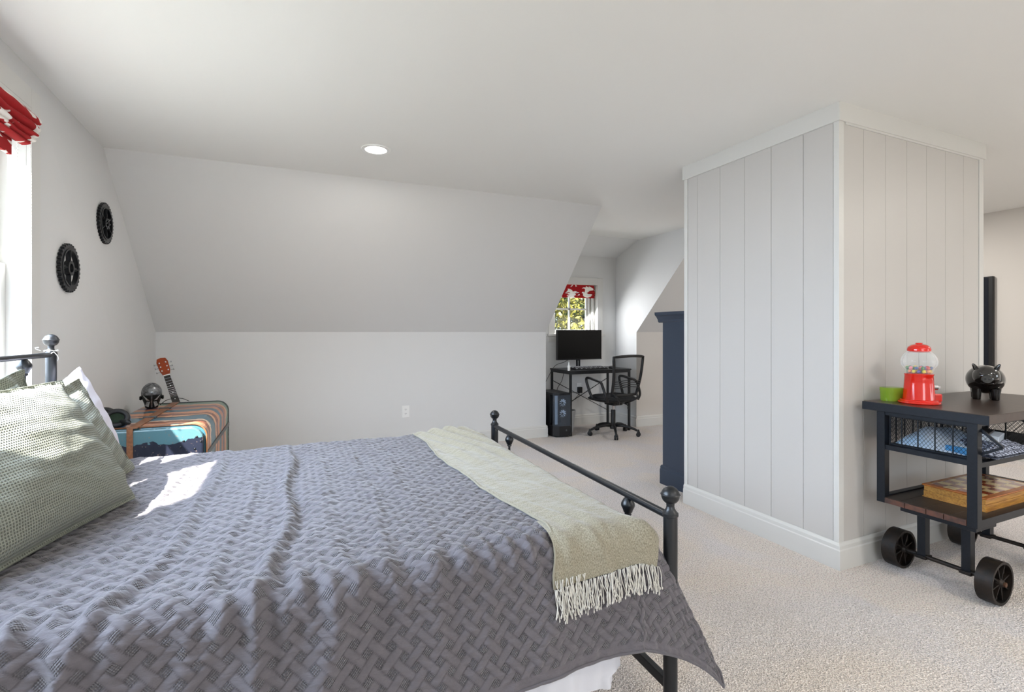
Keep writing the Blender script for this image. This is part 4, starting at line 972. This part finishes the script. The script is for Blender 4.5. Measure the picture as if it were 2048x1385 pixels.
cable([(3.23, 5.605, .76), (3.20, 5.61, .62), (3.12, 5.60, .50), (3.20, 5.61, .46), (3.47, 5.655, .44)], 'black cable hanging from the desktop to the adapter')
cable([(3.04, 5.515, .40), (3.20, 5.56, .33), (3.36, 5.60, .35), (3.49, 5.65, .425)], 'black cable looping from the tower to the adapter')

# ------------------------------------------------------------------ office chair (local coordinates, +y forward)
oc = thing('office_chair', (3.545, 4.97, 0), 'black mesh back office chair on a five star base at the dormer desk', 'chair', local=True, rz=R(6))
for k in range(5):
    a = R(169-6+72*k); c, s = math.cos(a), math.sin(a)
    pa = [(c*r, s*r, z) for r, z in ((.03, .115), (.10, .120), (.18, .108), (.25, .088), (.285, .072))]
    M().tube(pa, .020, 10, r2=.013).build('base_arm', rubber_m, oc, smooth=True, sharp=0)
    b = M(); cx, cy = c*.30, s*.30; t1 = Vector((-s, c, 0)); 
    for sg in (-1, 1): b.lathe([(.0005, -.009), (.024, -.009), (.026, -.004), (.026, .006), (.022, .009), (.0005, .009)], (cx+t1.x*sg*.013, cy+t1.y*sg*.013, .026), 18, axis=tuple(t1))
    b.lathe([(.012, .035), (.020, .046), (.016, .060), (.008, .085)], (cx, cy, 0), 12)
    b.build('caster', rubber_m, oc, smooth=True)
M().lathe([(.040, .075), (.042, .10), (.036, .135), (.027, .14), (.027, .30), (.024, .305)], (0, 0, 0), 20).build('hub_column', rubber_m, oc, smooth=True)
M().lathe([(.013, .30), (.013, .375)], (0, 0, 0), 16).build('gas_cylinder', chrome_m, oc, smooth=True)
M().box(-.075, .075, -.09, .08, .365, .40).build('tilt_mechanism', rubber_m, oc, bevel=.01)
M().tube([(.05, .0, .38), (.15, -.01, .375), (.21, -.02, .35), (.225, -.02, .325)], .006, 8).lathe([(.010, 0), (.012, .01), (.006, .03)], (.225, -.02, .30), 10).build('lever', rubber_m, oc, smooth=True)
# seat cushion
u, v = np.meshgrid(np.linspace(-1, 1, 30), np.linspace(-1, 1, 30), indexing='ij')
seat_m = mat('seat_fabric', (18, 18, 20), .85, nscale=300, nstr=.2)
def supers(a, b): k = np.maximum(np.abs(a), np.abs(b)); r = np.hypot(a, b); r = np.where(r < 1e-6, 1, r); q = k/r; q = q**.55; return a*q, b*q
a, b = supers(u, v)
ed = np.clip(1-np.maximum(np.abs(u), np.abs(v))**6, 0, 1)
top = np.stack([a*.250, b*.235+.02, .450+.040*ed+.012*(a**2)-.028*np.clip(b-.5, 0, 1)], -1)
bot = np.stack([a*.250, b*.235+.02, .432-.030*ed-.028*np.clip(b-.5, 0, 1)], -1)
seat = grid_obj('seat', top, seat_m, oc)
grid_obj('seat_pan', bot, rubber_m, oc, flip=True)
M().tube([tuple(top[i, 0]*.5+bot[i, 0]*.5) for i in range(30)]+[tuple(top[-1, j]*.5+bot[-1, j]*.5) for j in range(1, 30)]+[tuple(top[-1-i, -1]*.5+bot[-1-i, -1]*.5) for i in range(1, 30)]+[tuple(top[0, -1-j]*.5+bot[0, -1-j]*.5) for j in range(1, 29)], .011, 8, closed=True).build('seat_welt', seat_m, oc, smooth=True, sharp=0)
# back: ring frame with mesh, curved and leaning back
def bp_(s, z):   # s -1..1 across, z height
    q = (z-.47)/.47; wdt = .188+.040*q
    return (s*wdt, -.215-.085*q-.02*math.sin(q*3.1)+.035*s*s*1.0, z)
fr2 = M()
outer = []
zb, zt = .505, .955
for i in range(10): outer.append(bp_(-1, zb+(zt-zb)*i/10))
for i in range(10): s = -1+2*i/10; p = bp_(s, zt+.012*(1-s*s)); outer.append(p)
for i in range(10): outer.append(bp_(1, zt-(zt-zb)*i/10))
for i in range(10): s = 1-2*i/10; outer.append(bp_(s, zb))
fr2.tube(outer, .0165, 8, closed=True).build('back_frame', rubber_m, oc, smooth=True, sharp=0)
zz = np.linspace(zb, zt, 14); ssv = np.linspace(-1, 1, 14)
Pm = np.array([[bp_(s, z) for z in zz] for s in ssv]); grid_obj('back_mesh', Pm, chairmesh_m, oc)
M().tube([bp_(-.97, .52), (-.15, -.26, .47), (-.05, -.15, .395)], .016, 8).tube([bp_(.97, .52), (.15, -.26, .47), (.05, -.15, .395)], .016, 8).build('back_support', rubber_m, oc, smooth=True, sharp=0)
for k in range(4):
    z = .60+k*.026; M().tube([tuple(np.array(bp_(s, z+.010*math.cos(s*3)))-np.array([0, .012, 0])) for s in np.linspace(-.95, .95, 11)], .005, 6).build('lumbar_slat', rubber_m, oc, smooth=True, sharp=0)
for sg in (-1, 1):
    pts = [(sg*.235, -.17, .43), (sg*.268, -.175, .50), (sg*.275, -.135, .60), (sg*.272, -.09, .655), (sg*.270, .0, .672), (sg*.268, .12, .690), (sg*.266, .175, .685), (sg*.265, .185, .655), (sg*.262, .165, .60), (sg*.255, .12, .50), (sg*.235, .08, .43)]
    P = [Vector(p) for p in pts]; out = []
    for i in range(len(P)-1):
        p0, p1, p2, p3 = P[max(i-1, 0)], P[i], P[i+1], P[min(i+2, len(P)-1)]
        for k in range(5):
            t = k/5; out.append(.5*((2*p1)+(p2-p0)*t+(2*p0-5*p1+4*p2-p3)*t*t+(3*p1-p0-3*p2+p3)*t**3))
    M().tube(out+[P[-1]], .016, 10).build('armrest', rubber_m, oc, smooth=True, sharp=0)

# ------------------------------------------------------------------ industrial cart beside the closet
TX, TXE, CYN, CYF, CH = 2.735, 3.815, 1.108, 1.622, .885
ct = thing('console_cart', (3.27, 1.36, 0), 'black metal and dark wood console cart on cast iron wheels by the closet', 'cart')
M().box(TX, TXE, CYN, CYF, CH-.040, CH).build('cart_top', wood_dark, ct, bevel=.004)
M().box(TX-.003, TX+.002, CYN-.002, CYF+.002, CH-.043, CH-.002).build('top_edge_band', cart_m, ct, bevel=.0015)
PX = (2.762, TXE-.067); PY = (1.158, 1.532)
for x in PX:
    for y in PY: M().box(x, x+.040, y, y+.038, .372, CH-.040).build('post', cart_m, ct, bevel=.0015)
def rail(x0, x1, y0, y1, z0, z1, nm='rail', mm=None): return M().box(x0, x1, y0, y1, z0, z1).build(nm, mm or cart_m, ct, bevel=.001)
for y in (PY[0], PY[1]+.006):
    rail(PX[0]+.040, PX[1], y+.001, y+.030, .372, .406)
    rail(PX[0]+.040, PX[1], y+.001, y+.030, .640, .662)
    rail(PX[0]+.040, PX[1], y+.001, y+.030, .825, .845)
for x in PX:
    rail(x+.004, x+.030, PY[0]+.038, PY[1], .645, .669)
    rail(x+.004, x+.030, PY[0]+.038, PY[1], .82, .845)
# bottom shelf planks (running along the cart), end grain showing at the left
for i in range(4):
    y0 = PY[0]+.002+i*.1025; M().box(PX[0]+.004, PX[1]+.036, y0+.034*(i == 0), y0+.1015-.0*(i == 3), .384, .400).build('plank', wood_top, ct, bevel=.001)
for y0, y1 in ((1.197, 1.28), (1.283, 1.35), (1.353, 1.44), (1.443, 1.531)):
    M().box(PX[0]-.002, PX[0]+.006, y0, y1, .374, .399).build('plank_end', wood_edge, ct, bevel=.0008)
M().box(PX[0]+.045, PX[1]-.005, PY[0]+.034, PY[1]-.0, .664, .670).build('middle_shelf', cart_m, ct)
# running gear
for ax in (2.945, 3.575):
    M().box(ax-.13, ax+.05, 1.185, 1.49, .338, .383).build('runner', cart_m, ct, bevel=.003)
    for y in (1.262, 1.445):
        M().box(ax-.012, ax+.030, y-.006, y+.030, .098, .338).build('leg', cart_m, ct, bevel=.001)
        M().box(ax-.022, ax+.040, y-.012, y+.036, .088, .104).build('axle_clamp', iron_m, ct, bevel=.003)
    M().cyl((ax, 1.14, .1), (ax, 1.60, .1), .0105, n=14).build('axle', iron_m, ct, smooth=True)
    for y, sg in ((1.175, -1), (1.565, 1)):
        R0, hw = .098, .032; N = 48
        def cc(r): return [(r*math.cos(2*math.pi*i/N), r*math.sin(2*math.pi*i/N)) for i in range(N)]
        wh = M().ring(cc(R0), cc(R0*.88), lambda a, b: (ax+a, y-hw, .1+b), lambda a, b: (ax+a, y+hw, .1+b)).build('wheel', iron_m, ct, smooth=True)
        M().lathe([(.0005, -.006), (R0*.89, -.006), (R0*.89, .006), (.0005, .006)], (ax, y, .1), 40, axis=(0, 1, 0)).build('wheel_web', iron_m, wh)
        sp = M()
        for k in range(8):
            a = 2*math.pi*k/8+.25; c, s = math.cos(a), math.sin(a)
            for o in (-1, 1): sp.bar((ax+c*.018, y+o*.014, .1+s*.018), (ax+c*R0*.9, y+o*.012, .1+s*R0*.9), .006, .020, up=(0, 1, 0))
        sp.build('spokes', iron_m, wh)
        M().lathe([(.0005, -.036), (.012, -.036), (.018, -.026), (.022, -.010), (.022, .010), (.018, .026), (.012, .036), (.0005, .036)], (ax, y, .1), 20, axis=(0, 1, 0)).build('hub', iron_m, wh)
        M().cyl((ax, y+sg*.030, .1), (ax, y+sg*.044, .1), .011, n=6).build('axle_nut', mat('rust', (96, 66, 48), .7, .4, nscale=80, nstr=.3) if 'rust' not in MATS else MATS['rust'], wh)

# wire baskets on the middle shelf
def clip(poly, p, d):
    t0, t1 = -9, 9; n = len(poly); c = (sum(a for a, b in poly)/n, sum(b for a, b in poly)/n)
    for i in range(n):
        a, b = poly[i], poly[(i+1) % n]; nx, ny = -(b[1]-a[1]), b[0]-a[0]
        if nx*(c[0]-a[0])+ny*(c[1]-a[1]) < 0: nx, ny = -nx, -ny
        den = nx*d[0]+ny*d[1]; num = nx*(p[0]-a[0])+ny*(p[1]-a[1])
        if abs(den) < 1e-9:
            if num < 0: return None
            continue
        t = -num/den
        if den > 0: t0 = max(t0, t)
        else: t1 = min(t1, t)
    return (t0, t1) if t1 > t0+.002 else None
def mesh_panel(poly, f, name, parent, pitch=.0135, r=.00085):
    mb = M()
    xs_ = [a for a, b in poly]; ys_ = [b for a, b in poly]; lo, hi = min(xs_)+min(ys_)-1, max(xs_)+max(ys_)+1
    for d in ((.62, .785), (.62, -.785)):
        nrm = (-d[1], d[0]); k = -80
        while k < 80:
            p = (xs_[0]+nrm[0]*k*pitch, ys_[0]+nrm[1]*k*pitch); c = clip(poly, p, d); k += 1
            if c: mb.cyl(f(p[0]+d[0]*c[0], p[1]+d[1]*c[0]), f(p[0]+d[0]*c[1], p[1]+d[1]*c[1]), r, n=4, caps=False)
    return tag(mb.build(name, black_m, parent, fix=False), kind='stuff')
bins = []
for k, (x0, x1) in enumerate(((2.792, 3.262), (3.272, 3.74))):
    bn = thing('wire_basket', ((x0+x1)/2, 1.3, .672), 'black wire mesh basket at the left of the cart, holding papers and cloth' if k == 0 else 'black wire mesh basket at the right of the cart, cut by the frame edge', 'basket', 'wire baskets on the cart')
    z0, z1 = .674, .815
    side = [(1.205, z0), (1.525, z0), (1.525, z1), (1.205, z1), (1.085, (z0+z1)/2)]
    if k == 0: side = [(1.205, z0), (1.525, z0), (1.525, z1), (1.165, z1), (1.085, .745)]
    for x in (x0+.004, x1-.004):
        mesh_panel(side, lambda a, b: (x, a, b), 'side_mesh', bn)
        fm = M()
        for i in range(5): a, b = side[i], side[(i+1) % 5]; fm.bar((x, a[0], a[1]), (x, b[0], b[1]), .011 if i > 2 else .006, .011 if i > 2 else .006, up=(1, 0, 0))
        fm.build('side_frame', cart_m, bn, bevel=.001)
    for y in (1.26, 1.33, 1.40, 1.47): M().bar((x0, y, z0), (x0, y, z1), .0045, .0045).build('upright_bar', cart_m, bn)
    mesh_panel([(x0, z0), (x1, z0), (x1, z1), (x0, z1)], lambda a, b: (a, 1.525, b), 'back_mesh', bn)
    for x in np.linspace(x0+.05, x1-.05, 6): M().bar((x, 1.522, z0), (x, 1.522, z1), .005, .005).build('upright_bar', cart_m, bn)
    M().bar((x0, 1.522, z1), (x1, 1.522, z1), .008).build('back_rail', cart_m, bn)
    mesh_panel([(x0, 1.205), (x1, 1.205), (x1, 1.525), (x0, 1.525)], lambda a, b: (a, b, z0), 'bottom_mesh', bn)
    M().bar((x0, 1.205, z0), (x1, 1.205, z0), .006).build('front_rail', cart_m, bn)
# contents of the left basket
bag_m = mat('pale_blue_wrap', (222, 226, 232), .3, nscale=22, nstr=.5, col2=(150, 188, 222), cscale=6)
u, v = np.meshgrid(np.linspace(0, 1, 40), np.linspace(0, 1, 40), indexing='ij')
hz = (np.sin(np.pi*np.clip(u, .0, 1))**.5)*(np.sin(np.pi*v)**.5)
Pb = np.stack([2.81+.36*u, 1.22+.29*(1-v), .679+(.050+.062*(1-v))*hz*(1+.06*np.sin(u*14+v*9))], -1)
bgo = thing('wrapped_parcel', (2.98, 1.36, .678), 'pale blue white plastic wrapped bundle in the left wire basket', 'parcel')
grid_obj('wrapping', Pb, bag_m, bgo); M().add([(2.81, 1.22, .678), (3.17, 1.22, .678), (3.17, 1.51, .678), (2.81, 1.51, .678)], [(0, 1, 2, 3)]).build('wrapping_base', bag_m, bgo)
M().box(2.815, 2.83, 1.222, 1.30, .679, .712).build('blue_label', mat('sky_blue_print', (60, 138, 196), .4, nscale=30, nstr=.05), bgo)
def cloth_print():
    m = bpy.data.materials.new('printed_cloth'); m.use_nodes = True; t = NT(m); p = t.n['Principled BSDF']; p.inputs['Roughness'].default_value = .8
    tc = t.add('ShaderNodeTexCoord'); wv = t.add('ShaderNodeTexWave', bands_direction='DIAGONAL'); wv.inputs['Scale'].default_value = 22; wv.inputs['Distortion'].default_value = 7; wv.inputs['Detail'].default_value = 3; wv.inputs['Detail Scale'].default_value = 6
    t.link(tc.outputs['Object'], wv.inputs['Vector']); r = t.add('ShaderNodeMapRange'); r.inputs[1].default_value = .45; r.inputs[2].default_value = .55; t.link(wv.outputs['Fac'], r.inputs[0])
    mx = t.add('ShaderNodeMix', data_type='RGBA'); mx.inputs[6].default_value = srgb(28, 34, 52); mx.inputs[7].default_value = srgb(168, 176, 196); t.link(r.outputs[0], mx.inputs[0]); t.link(mx.outputs[2], p.inputs['Base Color']); return m
cp_m = cloth_print()
Pc = np.stack([2.86+.36*u+.03*v, 1.13+.16*v, .676+.012+.055*(np.sin(np.pi*u)**.4)*(v**.6)*(1+.10*np.sin(u*22+v*6))+.004*np.sin(v*40)], -1)
pc = thing('folded_cloth', (3.0, 1.2, .677), 'navy and white printed folded cloth spilling from the front of the left basket', 'cloth')
grid_obj('cloth_fold', Pc, cp_m, pc); M().add([(2.86, 1.13, .677), (3.22, 1.13, .677), (3.25, 1.29, .677), (2.89, 1.29, .677)], [(0, 1, 2, 3)]).build('cloth_underside', cp_m, pc)
cb = thing('plastic_case', (3.02, 1.25, .73), 'clear blue tinted plastic case with black lid lying on the printed cloth', 'case')
def rb(c0, dims, rz, rx, m, nm, par):
    mt4 = Matrix.Translation(Vector(c0)) @ Matrix.Rotation(rz, 4, 'Z') @ Matrix.Rotation(rx, 4, 'X'); v = [mt4 @ Vector((x*dims[0]/2, y*dims[1]/2, z*dims[2]/2)) for z in (-1, 1) for y in (-1, 1) for x in (-1, 1)]
    return M().add(v, [(0, 2, 3, 1), (4, 5, 7, 6), (0, 1, 5, 4), (2, 6, 7, 3), (0, 4, 6, 2), (1, 3, 7, 5)]).build(nm, m, par, bevel=.003)
rb((2.955, 1.205, .764), (.15, .10, .030), .25, .12, clear_case, 'case_shell', cb); rb((2.94, 1.225, .785), (.13, .085, .012), .25, .12, rubber_m, 'case_lid', cb)

# folded chess board box on the lower shelf
def chess_mat():
    m = bpy.data.materials.new('chess_inlay'); m.use_nodes = True; t = NT(m); p = t.n['Principled BSDF']; p.inputs['Roughness'].default_value = .12; p.inputs['Coat Weight'].default_value = .6
    tc = t.add('ShaderNodeTexCoord'); mp = t.add('ShaderNodeMapping'); mp.inputs['Location'].default_value = (.002, .002, .013)
    ck = t.add('ShaderNodeTexChecker'); ck.inputs['Scale'].default_value = 1/.0525; ck.inputs[1].default_value = srgb(214, 186, 130); ck.inputs[2].default_value = srgb(136, 58, 28)
    t.link(tc.outputs['Object'], mp.inputs[0]); t.link(mp.outputs[0], ck.inputs['Vector']); t.link(ck.outputs['Color'], p.inputs['Base Color']); return m
cz = .400
cs = thing('chess_box', (2.985, 1.232, cz), 'honey wood chess box with checkered top on the lower shelf of the cart', 'game box')
BX0, BX1, BY0, BY1 = 2.965, 3.455, 1.212, 1.462
M().box(BX0, BX1, BY0, BY1, cz, cz+.031).build('lower_half', honey, cs, bevel=.0015)
M().box(BX0+.001, BX1-.001, BY0+.001, BY1-.001, cz+.0315, cz+.058).build('upper_half', honey, cs, bevel=.0015)
M().box(BX0-.006, BX1+.006, BY0-.006, BY1+.006, cz+.058, cz+.066).build('top_lip', mat('amber_wood', (170, 98, 40), .25, nscale=30, nstr=.04, ncol=.3), cs, bevel=.003)
M().box(BX0+.020, BX1-.020, BY0+.020, BY1-.020, cz+.0655, cz+.0672).build('checker_inlay', chess_mat(), cs)
M().box(BX0-.004, BX1+.004, BY0-.004, BY1+.004, cz-.0, cz+.005).build('base_lip', honey, cs, bevel=.001)

# green plastic tub
gb = thing('green_container', (2.872, 1.560, CH), 'small clear lime green oval plastic container on the cart corner', 'container')
def oval(a, b, n=36): return [(a*math.copysign(abs(math.cos(2*math.pi*i/n))**.7, math.cos(2*math.pi*i/n)), b*math.copysign(abs(math.sin(2*math.pi*i/n))**.7, math.sin(2*math.pi*i/n))) for i in range(n)]
gx, gy = 2.872, 1.556
rot = lambda a, b, z: (gx+a*.914+b*.405, gy-a*.405+b*.914, CH+z)
M().prism(oval(.052, .036), lambda a, b: rot(a, b, .0005), lambda a, b: rot(a*1.03, b*1.03, .052)).build('tub', green_clear, gb, smooth=True)
M().prism(oval(.055, .039), lambda a, b: rot(a, b, .052), lambda a, b: rot(a, b, .070)).build('tub_lid', green_clear, gb, smooth=True)
M().prism(oval(.044, .028), lambda a, b: rot(a, b, .004), lambda a, b: rot(a, b, .038)).build('green_filling', mat('green_filling', (132, 144, 34), .6, nscale=40, nstr=.2), gb, smooth=True)

# gumball machine
gmx, gmy = 2.905, 1.452
gm = thing('gumball_machine', (gmx, gmy, CH), 'red gumball machine with clear glass globe on the cart', 'gumball machine')
M().lathe([(.0005, 0), (.084, 0), (.088, .004), (.086, .010), (.079, .013), (.076, .019), (.069, .021), (.0005, .021)], (gmx, gmy, CH), 48).build('foot_plate', red_m, gm, smooth=True)
fl = M(); n = 96; vs = []
prz = [(.067, .019), (.0645, .05), (.061, .10), (.0585, .142), (.061, .145), (.061, .149), (.048, .152)]
for r, z in prz:
    for i in range(n):
        a = 2*math.pi*i/n; q = 1+.016*math.copysign(abs(math.cos(a*8))**.3, math.cos(a*8))*(1 if .03 < z < .143 else .3); vs.append((gmx+r*q*math.cos(a), gmy+r*q*math.sin(a), CH+z))
fl.add(vs, [(k*n+i, k*n+(i+1) % n, (k+1)*n+(i+1) % n, (k+1)*n+i) for k in range(len(prz)-1) for i in range(n)]).build('fluted_body', red_m, gm, smooth=True, sharp=60)
gd = Vector((.80, -.60, 0)); pdv = Vector((gd.y*-1, gd.x, 0))
M().bar(Vector((gmx, gmy, CH+.030))+gd*.045, Vector((gmx, gmy, CH+.030))+gd*.092, .042, .040, up=(0, 0, 1)).build('dispenser_chute', red_m, gm, bevel=.006)
q = Vector((gmx, gmy, CH+.083))+gd*.060
M().cyl(q, q+gd*.018, .016, n=20).build('coin_plate', chrome_m, gm, smooth=True)
M().bar(q+gd*.022-pdv*.014, q+gd*.022+pdv*.014, .008, .012).cyl(q+gd*.012, q+gd*.024, .006, n=10).build('turn_knob', chrome_m, gm)
gpr = [(.052, .150), (.056, .160), (.058, .170), (.067, .182), (.0735, .196), (.0755, .212), (.072, .230), (.063, .247), (.051, .260), (.045, .268)]
gv = M(); n = 44
gv.add([(gmx+r*math.cos(2*math.pi*i/n), gmy+r*math.sin(2*math.pi*i/n), CH+z) for r, z in gpr for i in range(n)], [(k*n+i, k*n+(i+1) % n, (k+1)*n+(i+1) % n, (k+1)*n+i) for k in range(len(gpr)-1) for i in range(n)]).build('globe', globe_m, gm, smooth=True, sharp=0)
M().lathe([(.043, .258), (.048, .262), (.0495, .272), (.045, .285), (.033, .295), (.016, .300), (.0005, .301)], (gmx, gmy, CH), 36).build('cap', red_m, gm, smooth=True)
M().lathe([(.015, .299), (.014, .306), (.0005, .307)], (gmx, gmy, CH), 16).build('cap_button', red_m, gm, smooth=True)
M().cyl((gmx, gmy, CH+.15), (gmx, gmy, CH+.295), .0022, n=8).build('centre_rod', chrome_m, gm)
GC = {'yellow': (226, 206, 50), 'red': (196, 44, 44), 'blue': (44, 90, 150), 'green': (60, 132, 70), 'orange': (230, 130, 60), 'purple': (88, 80, 150), 'pink': (230, 130, 140)}
gmat = {k: mat('gumball_'+k, c, .25, coat=.4) for k, c in GC.items()}
protos = {}; GL = set()
slots = [(r_*math.cos(a), r_*math.sin(a), z) for r_, z, n_, o in ((.046, .162, 14, 0), (.026, .162, 8, .3), (.048, .179, 12, .25), (.024, .177, 5, .1)) for a in [2*math.pi*k/n_+o for k in range(n_)]]
names = list(GC); rr_ = random.Random(11)
for i, (x, y, z) in enumerate(slots):
    c = names[(i*3+rr_.randint(0, 2)) % 7]
    def glabel(c):
        rt = x*.89-y*.46; fw = -(x*.46+y*.89)
        where = ('front ' if fw > .018 else 'back ' if fw < -.018 else 'middle ')+('left' if rt < -.014 else 'right' if rt > .014 else 'centre')
        return '%s gumball in the red machine, %s, %s' % (c, where, ('outer' if math.hypot(x, y) > .04 else 'inner')+(' bottom layer' if z < .17 else ' top layer'))
    for k9 in range(7):
        if glabel(c) in GL: c = names[(names.index(c)+1) % 7]
    GL.add(glabel(c))
    loc = Vector((gmx+x, gmy+y, CH+z))
    if c not in protos:
        o = M().lathe([(max(.0085*math.sin(math.pi*k/8), .0003), -.0085*math.cos(math.pi*k/8)) for k in range(9)], (0, 0, 0), 14).build('gumball', gmat[c], smooth=True, sharp=0)
        protos[c] = o
    else: o = protos[c].copy(); COL.objects.link(o)
    o.location = loc
    tag(o, glabel(c), 'gumball', 'gumballs in the glass globe')

# piggy bank
pg0 = Vector((3.405, 1.395, CH)); pg = thing('piggy_bank', tuple(pg0), 'glossy black piggy bank standing on the cart', 'piggy bank')
F_ = Vector((-.86, -.51, 0)).normalized(); F_ = Vector((-.90, -.44, 0)).normalized(); S_ = Vector((F_.y*-1, F_.x, 0))*-1; U_ = Vector((0, 0, 1))
def pgp(f, s, z): return pg0+F_*f+S_*s+U_*z
def ell(mb, c, rf, rs, rz_, n=26, mm=18, shear=0):
    vs = []
    for i in range(mm+1):
        th = math.pi*i/mm
        for j in range(n):
            ph = 2*math.pi*j/n; z = rz_*math.cos(th); q = math.sin(th)
            vs.append(pgp(c[0]+rf*q*math.cos(ph), c[1]+rs*q*math.sin(ph), c[2]+z))
    mb.add(vs, [(i*n+j, i*n+(j+1) % n, (i+1)*n+(j+1) % n, (i+1)*n+j) for i in range(mm) for j in range(n)]); return mb
ell(M(), (0, 0, .106), .092, .080, .076, 40, 26).build('body', gloss_m, pg, smooth=True, sharp=0)
ell(M(), (.060, 0, .126), .054, .056, .056, 32, 22).build('head', gloss_m, pg, smooth=True, sharp=0)
M().lathe([(.0005, .020), (.020, .020), (.024, .016), (.025, 0), (.027, -.012)], tuple(pgp(.104, 0, .114)), 24, axis=tuple(F_)).build('snout', gloss_m, pg, smooth=True)
for sg in (-1, 1):
    M().lathe([(.0005, 0), (.0045, .001)], tuple(pgp(.1245, sg*.008, .115)), 10, axis=tuple(F_)).build('nostril', rubber_m, pg)
    ell(M(), (.103, sg*.025, .143), .007, .007, .007, 12, 8).build('eye', gloss_m, pg, smooth=True, sharp=0)
    e = M(); base = [pgp(.056, sg*.024, .168), pgp(.066, sg*.052, .155), pgp(.042, sg*.050, .158), pgp(.038, sg*.028, .172)]; tip = pgp(.066, sg*.058, .198)
    mid = [b*.45+tip*.55+U_*.004 for b in base]; c_ = sum(mid, Vector())/4; mid = [c_+(q-c_)*1.25 for q in mid]
    e.add(base+mid+[tip], [(0, 1, 5, 4), (1, 2, 6, 5), (2, 3, 7, 6), (3, 0, 4, 7), (4, 5, 8), (5, 6, 8), (6, 7, 8), (7, 4, 8)]); eo = e.build('ear', gloss_m, pg, smooth=True, sharp=0); sm = eo.modifiers.new('soft', 'SUBSURF'); sm.levels = 2; sm.render_levels = 2
    for f in (.046, -.046):
        M().lathe([(.0005, 0), (.015, 0), (.0175, .004), (.019, .03), (.024, .06)], tuple(pgp(f, sg*.036, 0)), 20).build('leg', gloss_m, pg, smooth=True)
M().tube([pgp(.106+.004*math.cos(a*.5), .026*math.sin(a), .096-.006*math.cos(a)) for a in np.linspace(-1.2, 1.2, 12)], .003, 6).build('mouth', gloss_m, pg, smooth=True, sharp=0)
M().tube([pgp(-.092-.012*math.cos(a), .010*math.sin(a), .12+.004*a) for a in np.linspace(0, 8, 24)], .004, 6).build('tail', gloss_m, pg, smooth=True, sharp=0)
M().bar(pgp(-.03, 0, .181), pgp(.0, 0, .182), .004, .005).build('coin_slot', rubber_m, pg)

# ------------------------------------------------------------------ trees outside
def tree(loc, rad, nleaf, label, seed, mats_w, hgt):
    t = thing('leafy_tree', loc, label, 'tree', 'trees outside the dormer window'); x0, y0, z0 = loc
    M().tube([(x0, y0, z0), (x0+.1, y0+.05, z0+hgt*.4), (x0-.05, y0, z0+hgt*.8)], .16, 10, r2=.07).build('trunk', bark_m, t, smooth=True, sharp=0)
    for q in range(5):
        a = q*1.3+seed; M().tube([(x0, y0, z0+hgt*.45+q*.15), (x0+math.cos(a)*rad*.4, y0+math.sin(a)*rad*.4, z0+hgt*.75), (x0+math.cos(a)*rad*.75, y0+math.sin(a)*rad*.75, z0+hgt*.9)], .05, 6, r2=.02).build('branch', bark_m, t, smooth=True, sharp=0)
    r = np.random.RandomState(seed); cl = r.randn(46, 3); cl /= np.linalg.norm(cl, axis=1)[:, None]; cl *= (r.rand(46, 1)**.4)*rad*.85
    k = r.randint(0, 46, nleaf); c = cl[k]+r.randn(nleaf, 3)*rad*.13; c += np.array([x0, y0, z0+hgt])
    d1 = r.randn(nleaf, 3); d1 /= np.linalg.norm(d1, axis=1)[:, None]; d2 = np.cross(d1, r.randn(nleaf, 3)); d2 /= np.linalg.norm(d2, axis=1)[:, None]
    sz = r.uniform(.05, .09, nleaf)[:, None]
    V = np.stack([c-d1*sz, c+d2*sz*.45, c+d1*sz, c-d2*sz*.45], 1).reshape(-1, 3)-np.array(loc)
    F = np.arange(nleaf*4).reshape(-1, 4); me = bpy.data.meshes.new('foliage'); me.from_pydata(V.tolist(), [], F.tolist())
    for q in leafy: me.materials.append(q)
    mi = np.array([mats_w[int(a) % len(mats_w)] for a in k]); me.polygons.foreach_set('material_index', mi.astype(np.int32)); me.update()
    o = bpy.data.objects.new('foliage', me); COL.objects.link(o); o.parent = t; o['kind'] = 'stuff'
tree((5.3, 9.6, -2.6), 1.7, 9000, 'yellow green leafy tree outside the dormer window', 4, [0, 1, 2, 1, 2, 0, 2], 4.1)
tree((6.6, 13.5, -2.6), 3.2, 12000, 'darker green tree standing farther behind the yellow green one', 9, [3, 0, 3, 1, 3], 4.6)
tree((3.6, 13.5, -2.6), 2.8, 9000, 'green tree left of and behind the yellow green one', 15, [3, 0, 1, 3, 2], 3.6)
